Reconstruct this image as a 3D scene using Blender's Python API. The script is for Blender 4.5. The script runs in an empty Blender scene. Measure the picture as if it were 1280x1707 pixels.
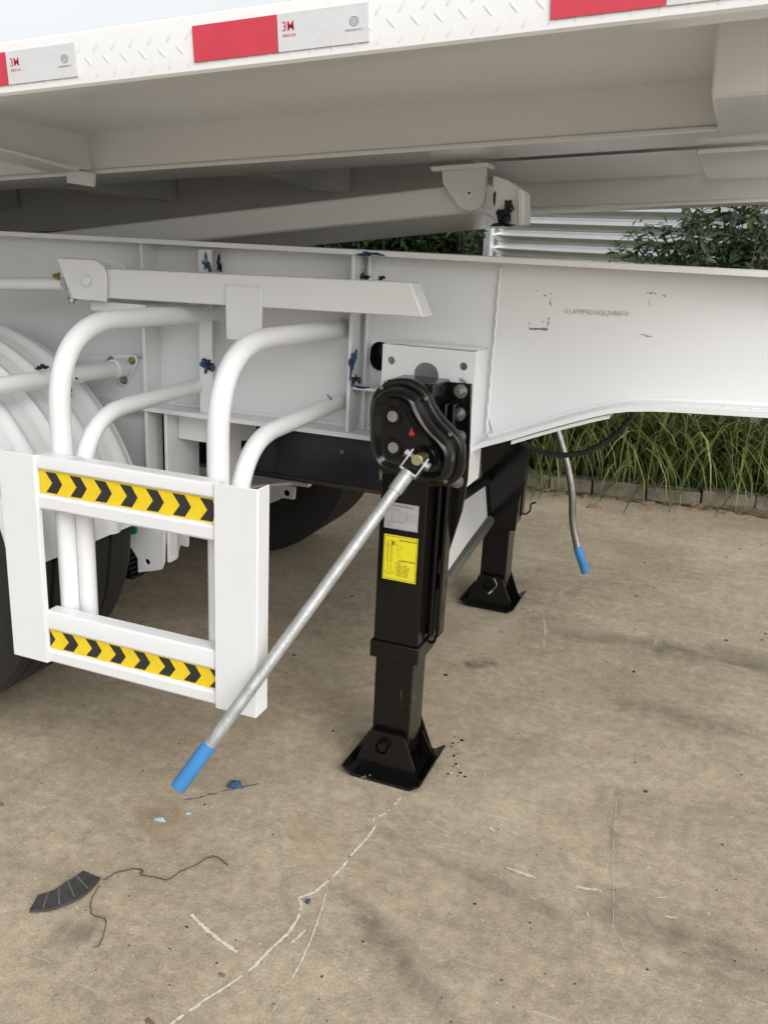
import bpy, bmesh, math, random
from mathutils import Vector, Matrix
import numpy as np
random.seed(11)
SC = bpy.context.scene
COL = SC.collection
R = math.radians
# ------------------------------------------------------------------ camera, sky, sun, exposure
F_PX, YAW, PITCH, ROLL, H = 1450.47, R(-20.7786), R(16.8274), R(2.9285), 1.28
cy, sy, cp, sp = math.cos(YAW), math.sin(YAW), math.cos(PITCH), math.sin(PITCH)
fw = Vector((sy*cp, cy*cp, -sp)); rt = Vector((cy, -sy, 0)); up = rt.cross(fw)
cr, sr = math.cos(ROLL), math.sin(ROLL)
rt, up = cr*rt + sr*up, -sr*rt + cr*up
cam = bpy.data.cameras.new('camera'); camo = bpy.data.objects.new('camera', cam); COL.objects.link(camo)
m = Matrix((rt, up, -fw)).transposed().to_4x4(); m.translation = (0, 0, H); camo.matrix_world = m
cam.sensor_width = 36; cam.sensor_fit = 'AUTO'; cam.lens = F_PX/1707*36; cam.clip_end = 300; cam.clip_start = .02
SC.camera = camo
SC.render.resolution_x, SC.render.resolution_y = 767, 1024

SUN_EL, SUN_AZ = R(39), R(130)          # azimuth clockwise from +Y
w = bpy.data.worlds.new('World'); SC.world = w; w.use_nodes = True
nt = w.node_tree; nt.nodes.clear()
sky = nt.nodes.new('ShaderNodeTexSky'); sky.sky_type = 'NISHITA'; sky.sun_disc = False
sky.sun_elevation = SUN_EL; sky.sun_rotation = SUN_AZ; sky.dust_density = 4; sky.air_density = 1.4; sky.ozone_density = .6
hs = nt.nodes.new('ShaderNodeHueSaturation'); hs.inputs['Saturation'].default_value = .18
bg = nt.nodes.new('ShaderNodeBackground'); bg.inputs['Strength'].default_value = .15
wo = nt.nodes.new('ShaderNodeOutputWorld')
nt.links.new(sky.outputs[0], hs.inputs['Color']); nt.links.new(hs.outputs[0], bg.inputs['Color']); nt.links.new(bg.outputs[0], wo.inputs[0])
sl = bpy.data.lights.new('sun', 'SUN'); sl.energy = .5; sl.angle = R(50); sl.color = (1, .998, .99)
so = bpy.data.objects.new('sun', sl); COL.objects.link(so)
sd = Vector((math.sin(SUN_AZ)*math.cos(SUN_EL), math.cos(SUN_AZ)*math.cos(SUN_EL), math.sin(SUN_EL)))
so.rotation_euler = sd.to_track_quat('Z', 'Y').to_euler(); so.location = sd*20
vs = SC.view_settings; vs.view_transform = 'Standard'; vs.look = 'None'; vs.gamma = 1; vs.use_curve_mapping = False
vs.exposure = 0.45

# ------------------------------------------------------------------ helpers
def at(px, py, ax, val):
    """point of the plane ax=val that the photograph shows at pixel (px,py): used to measure real positions"""
    d = rt*(px-640) + up*(853.5-py) + fw*F_PX
    i = 'xyz'.index(ax); o = Vector((0, 0, H)); t = (val-o[i])/d[i]
    return o + d*t
def XZ(pts, Y):
    return [(p.x, p.z) for p in (at(a, b, 'y', Y) for a, b in pts)]

def mat(name, col, rough=.5, metal=0, var=0, vscale=8, bump=0, bscale=200, col2=None, coat=0, stretch=None, spec=None, rvar=0):
    m = bpy.data.materials.new(name); m.use_nodes = True
    t = m.node_tree; b = t.nodes['Principled BSDF']
    b.inputs['Base Color'].default_value = (*col, 1); b.inputs['Roughness'].default_value = rough; b.inputs['Metallic'].default_value = metal
    if coat: b.inputs['Coat Weight'].default_value = coat; b.inputs['Coat Roughness'].default_value = .12
    if spec is not None: b.inputs['Specular IOR Level'].default_value = spec
    tc = t.nodes.new('ShaderNodeTexCoord'); mp = t.nodes.new('ShaderNodeMapping')
    t.links.new(tc.outputs['Object'], mp.inputs[0])
    if stretch: mp.inputs['Scale'].default_value = stretch
    if var or col2:
        n = t.nodes.new('ShaderNodeTexNoise'); n.inputs['Scale'].default_value = vscale; n.inputs['Detail'].default_value = 7; n.inputs['Roughness'].default_value = .65
        t.links.new(mp.outputs[0], n.inputs['Vector'])
        rp = t.nodes.new('ShaderNodeValToRGB'); rp.color_ramp.elements[0].position = .32; rp.color_ramp.elements[1].position = .68
        c2 = col2 or tuple(c*(1-var) for c in col)
        rp.color_ramp.elements[0].color = (*c2, 1); rp.color_ramp.elements[1].color = (*col, 1)
        t.links.new(n.outputs['Fac'], rp.inputs[0]); t.links.new(rp.outputs[0], b.inputs['Base Color'])
        if rvar:
            mr = t.nodes.new('ShaderNodeMapRange'); mr.inputs[3].default_value = rough+rvar; mr.inputs[4].default_value = max(.03, rough-rvar)
            t.links.new(n.outputs['Fac'], mr.inputs[0]); t.links.new(mr.outputs[0], b.inputs['Roughness'])
    if bump:
        n2 = t.nodes.new('ShaderNodeTexNoise'); n2.inputs['Scale'].default_value = bscale; n2.inputs['Detail'].default_value = 3
        t.links.new(mp.outputs[0], n2.inputs['Vector'])
        bp = t.nodes.new('ShaderNodeBump'); bp.inputs['Strength'].default_value = bump; bp.inputs['Distance'].default_value = .004
        t.links.new(n2.outputs['Fac'], bp.inputs['Height']); t.links.new(bp.outputs[0], b.inputs['Normal'])
    return m

WHITE = mat('white_paint', (.705, .720, .735), .30, var=.025, vscale=2.2, bump=.05, bscale=18, coat=.25, rvar=.05)
WHITE_FLAT = mat('white_plate_paint', (.712, .728, .742), .30, var=.035, vscale=1.6, bump=.22, bscale=4.5, coat=.2, rvar=.08)
BEDW = mat('bed_white_paint', (.745, .752, .756), .20, var=.05, vscale=2, bump=.10, bscale=5, coat=.35, rvar=.07, stretch=(.35, 1, 1))
BLACK = mat('black_paint', (.005, .0048, .0046), .17, var=.3, vscale=20, bump=.05, bscale=30, spec=.34, rvar=.07)
NAVY = mat('navy_black_paint', (.005, .007, .015), .24, var=.2, vscale=6, bump=.05, bscale=12, spec=.45)
GALV = mat('galvanised_steel', (.47, .48, .475), .48, .55, col2=(.30, .315, .315), vscale=34, bump=.25, bscale=130, rvar=.12)
CHROME = mat('worn_chrome', (.42, .42, .41), .25, 1, var=.4, vscale=14)
ZINC = mat('zinc_yellow', (.42, .38, .20), .35, .9, var=.3, vscale=60)
NUT = mat('dull_nut_steel', (.42, .43, .42), .38, .8, var=.5, vscale=90)
PLUG = mat('plug_metal', (.33, .32, .30), .6, .6, var=.35, vscale=120)
BLUEGRIP = mat('blue_grip_plastic', (.042, .215, .50), .42, var=.12, vscale=40)
YELLOW = mat('yellow_tape', (.80, .59, .016), .3, var=.14, vscale=40, coat=.2)
TAPEBLK = mat('black_print', (.022, .021, .022), .4)
REDTAPE = mat('red_tape', (.58, .045, .075), .35, var=.10, vscale=22, bump=.25, bscale=45)
SILVER = mat('silver_tape', (.63, .64, .665), .35, .05, var=.05, vscale=22, bump=.25, bscale=45)
REDPRINT = mat('red_print', (.55, .03, .07), .5)
GREYPRINT = mat('grey_print', (.14, .14, .15), .5)
STICKY = mat('yellow_sticker', (.74, .66, .02), .35, var=.06, vscale=60)
STICKG = mat('silver_sticker', (.46, .45, .47), .45, .2, var=.1, vscale=60)
REDPAINT = mat('red_paint_dab', (.45, .02, .02), .5)
RUBBER = mat('tyre_rubber', (.014, .014, .015), .62, var=.35, vscale=26, bump=.3, bscale=120)
CABLE = mat('cable_sheath', (.010, .010, .010), .5, bump=.5, bscale=400)
FILM = mat('navy_film_scrap', (.012, .022, .07), .45, var=.7, vscale=70, col2=(.03, .09, .19))
FILMK = mat('black_film_scrap', (.008, .010, .016), .35, var=.5, vscale=80)
TEAL = mat('teal_film_scrap', (.08, .28, .32), .5, var=.9, vscale=110, col2=(.6, .65, .65))
SCUFF = mat('scuff_grey', (.33, .32, .315), .7, var=.5, vscale=300)
VINM = mat('stamped_grey', (.20, .19, .185), .6)
CHALK = mat('chalk_white', (.72, .67, .58), .9, col2=(.48, .42, .33), vscale=160)
FAINT = mat('faint_chalk', (.56, .50, .41), .9, col2=(.42, .36, .28), vscale=90)
WHITEDAB = mat('white_paint_dab', (.60, .585, .55), .7, col2=(.42, .385, .32), vscale=120)
GALVSHEET = mat('sheet_metal', (.80, .81, .79), .24, .75, var=.14, vscale=3, rvar=.1)
POSTM = mat('post_metal', (.52, .55, .55), .45, .3, var=.2, vscale=9)
DARKPOST = mat('dark_post', (.03, .03, .03), .6, var=.3, vscale=12)
KERB = mat('kerb_concrete', (.25, .22, .175), .9, var=.65, vscale=11, bump=.8, bscale=70)
WOOD = mat('weathered_wood', (.26, .19, .12), .85, var=.55, vscale=12, bump=.6, bscale=60, stretch=(.3, 6, 6))
SOIL = mat('soil', (.055, .042, .030), .95, var=.5, vscale=14, bump=1, bscale=40)
BARK = mat('bark', (.13, .10, .085), .85, var=.5, vscale=30, bump=.6, bscale=90)
DRY = mat('dry_leaf', (.23, .15, .09), .8, var=.5, vscale=60)
SCRAPRIB = mat('worn_rubber_rib', (.13, .125, .115), .8, var=.4, vscale=60)
SCRAP = mat('rubber_scrap', (.055, .053, .050), .75, var=.45, vscale=40, bump=.4, bscale=120)
WIRE = mat('dark_wire', (.06, .052, .045), .8)
GREEN = mat('green_cap', (.02, .24, .07), .5)
def leafmat(name, c, c2, sc, tr=.25):
    m = mat(name, c, .42, col2=c2, vscale=sc, spec=.4)
    b = m.node_tree.nodes['Principled BSDF']
    t = m.node_tree; tl = t.nodes.new('ShaderNodeBsdfTranslucent'); mx = t.nodes.new('ShaderNodeMixShader'); mx.inputs[0].default_value = tr
    src = b.inputs['Base Color'].links[0].from_socket
    t.links.new(src, tl.inputs['Color']); out = t.nodes['Material Output']
    t.links.new(b.outputs[0], mx.inputs[1]); t.links.new(tl.outputs[0], mx.inputs[2]); t.links.new(mx.outputs[0], out.inputs[0])
    return m
LEAF = leafmat('shrub_leaf', (.065, .105, .042), (.026, .055, .022), 9)
LEAFD = leafmat('hedge_leaf', (.030, .060, .022), (.014, .030, .012), 8)
LEAFY = leafmat('young_leaf', (.13, .15, .04), (.06, .09, .025), 9)
GRASS = leafmat('grass_blade', (.15, .188, .056), (.068, .10, .026), 5, .3)
GRASSP = leafmat('pale_blade', (.40, .42, .18), (.24, .28, .09), 5, .3)

# concrete: streaked, stained, with wet dark drag marks
def concrete():
    m = bpy.data.materials.new('concrete'); m.use_nodes = True; t = m.node_tree; N = t.nodes.new; L = t.links.new
    b = t.nodes['Principled BSDF']; tc = N('ShaderNodeTexCoord')
    def noise(scale, det=8, ro=.6, vec=None, dist=0):
        n = N('ShaderNodeTexNoise'); n.inputs['Scale'].default_value = scale; n.inputs['Detail'].default_value = det; n.inputs['Roughness'].default_value = ro; n.inputs['Distortion'].default_value = dist
        L(vec or tc.outputs['Object'], n.inputs['Vector']); return n.outputs['Fac']
    def ramp(f, a, c, ca, cc):
        r = N('ShaderNodeValToRGB'); r.color_ramp.elements[0].position = a; r.color_ramp.elements[1].position = c
        r.color_ramp.elements[0].color = (*ca, 1); r.color_ramp.elements[1].color = (*cc, 1); L(f, r.inputs[0]); return r.outputs[0]
    def mix(f, a, c, mode='MIX'):
        x = N('ShaderNodeMix'); x.data_type = 'RGBA'; x.blend_type = mode
        if isinstance(f, float): x.inputs[0].default_value = f
        else: L(f, x.inputs[0])
        L(a, x.inputs[6])
        if isinstance(c, tuple): x.inputs[7].default_value = (*c, 1)
        else: L(c, x.inputs[7])
        return x.outputs[2]
    def math_(op, a, c=None):
        x = N('ShaderNodeMath'); x.operation = op
        for i, q in enumerate((a, c)):
            if q is None: continue
            if isinstance(q, (int, float)): x.inputs[i].default_value = q
            else: L(q, x.inputs[i])
        return x.outputs[0]
    base = ramp(noise(2.2, 9, .62), .30, .70, (.355, .297, .212), (.48, .41, .30))
    # broom / drag streaks
    mp = N('ShaderNodeMapping'); mp.inputs['Rotation'].default_value = (0, 0, R(28)); mp.inputs['Scale'].default_value = (1.3, 4.2, 1); L(tc.outputs['Object'], mp.inputs[0])
    base = mix(.30, base, ramp(noise(1.3, 8, .62, mp.outputs[0], 1.4), .34, .66, (.60, .59, .58), (1.08, 1.07, 1.05)), 'MULTIPLY')
    base = mix(.85, base, ramp(noise(34, 7, .75), .36, .66, (.72, .71, .70), (1.13, 1.13, 1.13)), 'MULTIPLY')
    base = mix(.6, base, ramp(noise(11, 8, .7, None, .6), .38, .64, (.78, .77, .76), (1.08, 1.08, 1.08)), 'MULTIPLY')
    base = mix(math_('MULTIPLY', ramp(noise(75, 4, .65), .62, .70, (0, 0, 0), (1, 1, 1)), .55), base, (.60, .54, .43))
    base = mix(math_('MULTIPLY', ramp(noise(58, 5, .7), .63, .70, (0, 0, 0), (1, 1, 1)), .6), base, (.10, .085, .065))
    base = mix(.7, base, ramp(noise(210, 2, .5), .34, .66, (.80, .79, .78), (1.16, 1.16, 1.16)), 'MULTIPLY')
    mp2 = N('ShaderNodeMapping'); mp2.inputs['Rotation'].default_value = (0, 0, R(-35)); mp2.inputs['Scale'].default_value = (2.5, 60, 1); L(tc.outputs['Object'], mp2.inputs[0])
    base = mix(math_('MULTIPLY', ramp(noise(2.5, 5, .6, mp2.outputs[0], .3), .63, .72, (0, 0, 0), (1, 1, 1)), .55), base, (.58, .51, .41))
    # pale dusty cloud and rusty stain patches
    base = mix(math_('MULTIPLY', ramp(noise(1.1, 6, .6, None, .8), .54, .72, (0, 0, 0), (1, 1, 1)), .45), base, (.53, .46, .345))
    base = mix(math_('MULTIPLY', ramp(noise(1.7, 5, .55, None, .3), .58, .74, (0, 0, 0), (1, 1, 1)), .45), base, (.22, .155, .085))
    base = mix(math_('MULTIPLY', ramp(noise(2.9, 8, .7, None, 1.2), .60, .70, (0, 0, 0), (1, 1, 1)), .5), base, (.13, .115, .095))
    sep = N('ShaderNodeSeparateXYZ'); L(tc.outputs['Object'], sep.inputs[0])
    wob = math_('MULTIPLY', math_('SUBTRACT', noise(4, 9, .7), .5), .22)
    def streak(p0, p1, wid, amt, colr):
        nonlocal base
        a, c = at(*p0, 'z', 0), at(*p1, 'z', 0); d = (c-a); ln = d.length; d /= ln; n = Vector((-d.y, d.x, 0))
        def lin(v, o): return math_('ADD', math_('ADD', math_('MULTIPLY', sep.outputs[0], v.x), math_('MULTIPLY', sep.outputs[1], v.y)), -o.dot(v))
        q = math_('ABSOLUTE', math_('ADD', lin(n, a), wob))
        mr = N('ShaderNodeMapRange'); mr.interpolation_type = 'SMOOTHSTEP'; mr.inputs[1].default_value = 0; mr.inputs[2].default_value = wid; mr.inputs[3].default_value = 1; mr.inputs[4].default_value = 0; L(q, mr.inputs[0])
        u = math_('ABSOLUTE', math_('SUBTRACT', lin(d, a), ln/2))
        m2 = N('ShaderNodeMapRange'); m2.interpolation_type = 'SMOOTHSTEP'; m2.inputs[1].default_value = ln*.3; m2.inputs[2].default_value = ln*.55; m2.inputs[3].default_value = 1; m2.inputs[4].default_value = 0; L(u, m2.inputs[0])
        k = math_('MULTIPLY', math_('MULTIPLY', mr.outputs[0], m2.outputs[0]), amt)
        k = math_('MULTIPLY', k, ramp(noise(9, 9, .75, None, .8), .38, .60, (.15, .15, .15), (1, 1, 1)))
        base = mix(k, base, colr)
    dk = (.150, .130, .102)
    streak((560, 1480), (760, 1720), 0.053, 0.91, dk)
    streak((590, 1365), (960, 1540), 0.038, 0.78, dk)
    streak((960, 1480), (1300, 1640), 0.090, 0.91, dk)
    streak((1060, 1080), (1300, 1110), 0.150, 0.98, dk)
    streak((1000, 1170), (1300, 1230), 0.090, 0.72, dk)
    streak((900, 1050), (1200, 1090), 0.090, 0.65, dk)
    streak((770, 1108), (830, 1104), 0.053, 1.00, (.07, .06, .05))
    streak((1028, 1310), (1022, 1420), 0.018, 0.72, (.14, .115, .085))
    streak((240, 1390), (320, 1360), 0.150, 0.72, (.215, .145, .075))
    streak((85, 1550), (150, 1570), 0.090, 0.78, (.14, .12, .10))
    L(base, b.inputs['Base Color'])
    L(ramp(noise(3.1, 6, .6), .3, .7, (.62, .62, .62), (.92, .92, .92)), b.inputs['Roughness'])
    hgt = math_('ADD', math_('MULTIPLY', noise(160, 4, .6), .35), math_('ADD', noise(28, 7, .65), math_('MULTIPLY', noise(6, 5, .6), 1.2)))
    bp = N('ShaderNodeBump'); bp.inputs['Strength'].default_value = .45; bp.inputs['Distance'].default_value = .006; L(hgt, bp.inputs['Height']); L(bp.outputs[0], b.inputs['Normal'])
    return m
CONC = concrete()

class MB:
    def __init__(s): s.v = []; s.f = []; s.mi = []; s.mats = []
    def add(s, vs_, fs, mt=None):
        o = len(s.v); s.v += [tuple(p) for p in vs_]
        if mt is not None and mt not in s.mats: s.mats.append(mt)
        k = s.mats.index(mt) if mt is not None else 0
        for f in fs: s.f.append([i+o for i in f]); s.mi.append(k)
        return s
    def box(s, x0, x1, y0, y1, z0, z1, mt=None):
        v = [(x, y, z) for x in (x0, x1) for y in (y0, y1) for z in (z0, z1)]
        return s.add(v, [(0, 1, 3, 2), (4, 6, 7, 5), (0, 4, 5, 1), (2, 3, 7, 6), (0, 2, 6, 4), (1, 5, 7, 3)], mt)
    def prism(s, poly, ax, a, b, mt=None):
        def P(p, q): return {'x': (q, p[0], p[1]), 'y': (p[0], q, p[1]), 'z': (p[0], p[1], q)}[ax]
        n = len(poly); v = [P(p, a) for p in poly] + [P(p, b) for p in poly]
        fs = [list(range(n))[::-1], list(range(n, 2*n))] + [(i, (i+1) % n, n+(i+1) % n, n+i) for i in range(n)]
        return s.add(v, fs, mt)
    def tube(s, path, r, n=14, mt=None, cap=True):
        path = [Vector(p) for p in path]; rs = r if isinstance(r, (list, tuple)) else [r]*len(path)
        T = []
        for i in range(len(path)):
            a = path[max(0, i-1)]; b = path[min(len(path)-1, i+1)]
            d = b-a
            T.append(d.normalized() if d.length > 1e-9 else (T[-1] if T else Vector((0, 0, 1))))
        ref = Vector((0, 0, 1)) if abs(T[0].z) < .9 else Vector((1, 0, 0))
        u = T[0].cross(ref).normalized(); V = []
        for i, p in enumerate(path):
            u = (u - T[i]*u.dot(T[i])).normalized(); w_ = T[i].cross(u)
            V += [p + (u*math.cos(2*math.pi*k/n) + w_*math.sin(2*math.pi*k/n))*rs[i] for k in range(n)]
        fs = [(i*n+k, i*n+(k+1) % n, (i+1)*n+(k+1) % n, (i+1)*n+k) for i in range(len(path)-1) for k in range(n)]
        if cap: fs += [list(range(n))[::-1], list(range((len(path)-1)*n, len(path)*n))]
        return s.add(V, fs, mt)
    def lathe(s, c, axis, prof, n=24, mt=None):
        """profile of (distance along axis, radius) turned round the axis through c"""
        c = Vector(c); a = Vector(axis).normalized(); u = a.orthogonal().normalized(); w_ = a.cross(u); V = []
        for h, r in prof: V += [c+a*h+(u*math.cos(2*math.pi*k/n)+w_*math.sin(2*math.pi*k/n))*r for k in range(n)]
        m_ = len(prof); fs = [(i*n+k, i*n+(k+1) % n, (i+1)*n+(k+1) % n, (i+1)*n+k) for i in range(m_-1) for k in range(n)]
        fs += [list(range(n))[::-1], list(range((m_-1)*n, m_*n))]
        return s.add(V, fs, mt)
    def poly(s, pts, mt=None): return s.add(pts, [list(range(len(pts)))], mt)
    def xf(s, fn): s.v = [tuple(fn(Vector(p))) for p in s.v]; return s
    def build(s, name, mt=None, parent=None, bevel=0, smooth=35, seg=2, label=None, kind=None):
        me = bpy.data.meshes.new(name); me.from_pydata(s.v, [], s.f); me.validate()
        ms = s.mats if s.mats else [mt]
        for q in ms: me.materials.append(q)
        if s.mats and len(me.polygons) == len(s.mi):
            for p, k in zip(me.polygons, s.mi): p.material_index = k
        bm = bmesh.new(); bm.from_mesh(me); bmesh.ops.recalc_face_normals(bm, faces=bm.faces[:]); bm.to_mesh(me); bm.free()
        return link(name, me, parent, bevel, smooth, seg, label, kind)
def link(name, me, parent=None, bevel=0, smooth=35, seg=2, label=None, kind=None):
    if smooth:
        me.shade_smooth(); me.set_sharp_from_angle(angle=R(smooth))
    o = bpy.data.objects.new(name, me); COL.objects.link(o)
    if parent is not None:
        o.parent = parent; o.matrix_parent_inverse = world_of(parent).inverted()
    if bevel:
        b = o.modifiers.new('bevel', 'BEVEL'); b.width = bevel; b.segments = seg; b.limit_method = 'ANGLE'; b.angle_limit = R(40)
    if label: o['label'] = label
    if kind: o['kind'] = kind
    return o
def world_of(o):
    mm = Matrix.Translation(o.location) @ o.rotation_euler.to_matrix().to_4x4()
    if o.parent: mm = world_of(o.parent) @ o.matrix_parent_inverse @ mm
    return mm
def tag(o, label, cat, group=None, kind=None):
    o['label'] = label; o['category'] = cat
    if group: o['group'] = group
    if kind: o['kind'] = kind
    return o
def empty(name, loc, label, cat, group=None):
    o = bpy.data.objects.new(name, None); COL.objects.link(o); o.location = loc; o.empty_display_size = .1
    return tag(o, label, cat, group)
def curve_mesh(splines, depth):
    """2D outline with holes -> extruded plate mesh data (x,y in plane, z = +-depth/2)"""
    cu = bpy.data.curves.new('outline', 'CURVE'); cu.dimensions = '2D'; cu.fill_mode = 'BOTH'; cu.extrude = depth/2
    for sp_ in splines:
        s_ = cu.splines.new('POLY'); s_.points.add(len(sp_)-1); s_.use_cyclic_u = True
        for p, q in zip(s_.points, sp_): p.co = (q[0], q[1], 0, 1)
    return grab(cu)
def grab(cu):
    o = bpy.data.objects.new('tmp', cu); COL.objects.link(o); dg = bpy.context.evaluated_depsgraph_get(); dg.update()
    e = o.evaluated_get(dg); me = e.to_mesh(); v = [tuple(p.co) for p in me.vertices]; f = [list(p.vertices) for p in me.polygons]
    e.to_mesh_clear(); bpy.data.objects.remove(o); bpy.data.curves.remove(cu); return v, f
def plate_y(mb, outline, holes, y0, y1, mt=None):
    v, f = curve_mesh([outline]+holes, y1-y0); yc = (y0+y1)/2
    return mb.add([(p[0], yc+p[2], p[1]) for p in v], f, mt)
def circ(x, z, r, n=20): return [(x+r*math.cos(2*math.pi*k/n), z+r*math.sin(2*math.pi*k/n)) for k in range(n)]
def text(mb, body, size, origin, u, v, mt, off=0, align='CENTER', sx=1, space=1):
    cu = bpy.data.curves.new('t', 'FONT'); cu.body = body; cu.size = size; cu.align_x = align; cu.align_y = 'CENTER'; cu.offset = off; cu.resolution_u = 2; cu.space_character = space
    vv, ff = grab(cu); o = Vector(origin); u = Vector(u); v = Vector(v)
    return mb.add([o+u*p[0]*sx+v*p[1] for p in vv], ff, mt)
def fillet(pts, rad, n=9):
    pts = [Vector(p) for p in pts]; out = [pts[0]]
    for i in range(1, len(pts)-1):
        a, b, c = pts[i-1], pts[i], pts[i+1]; d1 = (a-b).normalized(); d2 = (c-b).normalized()
        r = rad if not isinstance(rad, (list, tuple)) else rad[i-1]
        r = min(r, (a-b).length*.95, (c-b).length*.95); p, q = b+d1*r, b+d2*r
        for k in range(n+1):
            t = k/n; out.append(p*(1-t)**2 + b*2*t*(1-t)*1.0 + q*t*t)
    out.append(pts[-1]); return out
def smooth_loop(pts, k=6):
    n = len(pts); out = []
    for i in range(n):
        p0, p1, p2, p3 = (Vector(pts[(i+j-1) % n]) for j in range(4))
        for q in range(k):
            t = q/k
            out.append(.5*((2*p1)+(p2-p0)*t+(2*p0-5*p1+4*p2-p3)*t*t+(3*p1-p0-3*p2+p3)*t**3))
    return out
def bolt(mb, c, axis, r, h, mt, washer=None, n=6):
    c = Vector(c); a = Vector(axis).normalized()
    if washer:
        mb.tube([c, c+a*.003], washer, 16, mt); c = c+a*.003
    mb.tube([c, c+a*h], r, n, mt); mb.tube([c+a*h, c+a*(h+h*.6)], r*.55, 10, mt)
    return mb

# ------------------------------------------------------------------ setting: ground
g = MB()
NX = 60
g.poly([(-40, -30, 0), (40, -30, 0), (40, 50, 0), (-40, 50, 0)])
yard = g.build('concrete_yard', CONC, smooth=0); yard['kind'] = 'structure'
def ribbon(name, pts, wid, mt, gap=.0, step=.005, z=.0012, label=None):
    P = [at(a, b, 'z', z) for a, b in pts]; mb = MB(); path = []
    for a, b in zip(P, P[1:]):
        k = max(1, int((b-a).length/step))
        path += [a.lerp(b, i/k) for i in range(k)]
    path.append(P[-1]); n = len(path)
    prev = None; skip = 0
    for i, p in enumerate(path):
        d = (path[min(n-1, i+1)]-path[max(0, i-1)]).normalized(); s_ = Vector((-d.y, d.x, 0))
        ww = wid*(.35+.8*random.random()); j = s_*random.gauss(0, wid*.07)
        cur = (p+s_*ww/2+j, p-s_*ww/2+j)
        if skip > 0: skip -= 1; prev = None; continue
        if random.random() < gap: skip = random.randint(1, 3)
        if prev: mb.add([prev[0], prev[1], cur[1], cur[0]], [(0, 1, 2, 3)])
        prev = cur
    return mb.build(name, mt, yard, smooth=0, label=label)
MAINL = [(668,1330),(655,1346),(640,1357),(622,1365),(626,1376),(612,1397),(590,1420),(570,1447),(545,1470),(525,1487),(498,1497),(503,1510),(497,1530),(483,1553),(450,1583),(425,1610),(385,1640),(340,1668),(285,1707),(240,1730)]
ribbon('chalk_line', MAINL, .0068, CHALK, .02)
ribbon('chalk_line', [(543,1490),(538,1510),(528,1540),(515,1575),(503,1600),(488,1630)], .004, CHALK, .02)
ribbon('chalk_line', [(320,1524),(332,1538),(345,1550),(370,1570),(396,1587)], .009, CHALK, .004)
for pts, wd, mt in [([(510,1550),(486,1572)], .006, CHALK), ([(444,1622),(428,1636)], .004, FAINT), ([(410,1650),(388,1664)], .004, FAINT), ([(470,1662),(456,1684),(440,1706)], .003, FAINT),
        ([(714,1370),(735,1382),(752,1391)], .006, FAINT), ([(726,1360),(757,1377)], .005, FAINT), ([(1027,1330),(1024,1385),(1020,1440),(1022,1500),(1021,1548),(1040,1580),(1062,1602),(1085,1625),(1110,1642)], .0022, FAINT),
        ([(960,998),(978,992),(992,985)], .006, FAINT), ([(905,1030),(909,1050),(906,1075)], .010, FAINT), ([(1010,968),(1060,972),(1110,966),(1165,970)], .008, FAINT), ([(980,951),(1030,953)], .007, FAINT),
        ([(870,1008),(896,1026)], .008, FAINT), ([(750,1290),(765,1281),(760,1272)], .004, CHALK), ([(960,975),(1000,978),(1060,976)], .006, FAINT), ([(1180,955),(1280,962)], .006, FAINT)]:
    ribbon('chalk_scratch', pts, wd, mt, .07)
dab = MB()
for a, b, c, d, wd in [(845,1446,893,1464,.011), (958,1478,1002,1485,.010), (1107,1527,1128,1530,.007), (1090,1496,1114,1496,.004), (817,1378,824,1386,.010), (833,1380,838,1386,.006), (855,1385,860,1393,.006), (978,1520,980,1528,.005), (1179,1521,1182,1524,.005), (742,1392,748,1396,.005), (772,1387,777,1390,.005), (800,1402,807,1404,.005), (995,1483,1000,1488,.004), (1056,1318,1058,1322,.004)]:
    p, q = at(a, b, 'z', .0014), at(c, d, 'z', .0014); dr = (q-p); s_ = Vector((-dr.y, dr.x, 0)).normalized()*wd/2; N_ = 7
    top = [p+dr*(k/N_)+s_*(.5+random.random()*.7)*math.sqrt(math.sin(math.pi*(k+.6)/(N_+1.2))) for k in range(N_+1)]
    bot = [p+dr*(k/N_)-s_*(.5+random.random()*.7)*math.sqrt(math.sin(math.pi*(k+.6)/(N_+1.2))) for k in range(N_+1)]
    dab.poly(top+bot[::-1])
dab.build('paint_dab', WHITEDAB, yard, smooth=0)
specks = MB()
for i in range(260):
    if i < 200: p = at(random.uniform(-20, 1300), random.uniform(1130, 1720), 'z', 0); s_ = random.choice((.0009, .0012, .0016, .0022, .0032))
    else: p = at(random.uniform(420, 1280), random.uniform(900, 1130), 'z', 0); s_ = random.choice((.003, .005, .007))
    if i < 18: p = at(random.gauss(757, 9), random.uniform(1225, 1300), 'z', 0); s_ = random.choice((.002, .003, .0045))
    n = random.randint(4, 6); a0 = random.random()*6
    ring = [p+Vector((math.cos(a0+2*math.pi*k/n), math.sin(a0+2*math.pi*k/n), 0))*s_*random.uniform(.3, 1.6) for k in range(n)]
    mt = random.choice((FILMK, FILMK, SOIL, DRY, KERB)) if i >= 26 else FILMK
    specks.add([q+Vector((0, 0, .001)) for q in ring]+[p+Vector((0, 0, .001+s_*.5))], [(k, (k+1) % n, n) for k in range(n)], mt)
specks.build('grit', None, None, smooth=0, kind='stuff')
tag(bpy.data.objects['grit'], 'fine dark grit and flakes scattered over the concrete yard', 'grit', kind='stuff')

# ------------------------------------------------------------------ trailer
TR = empty('trailer', (-.65, 2.47, 0), 'white flatbed tipping semi-trailer parked on black landing legs with its bed slightly raised', 'trailer')
WY, FY = 2.06, 1.98            # near web plane, near edge of its flanges
MIR = 4.94                     # y -> MIR-y mirrors to the far side
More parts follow.
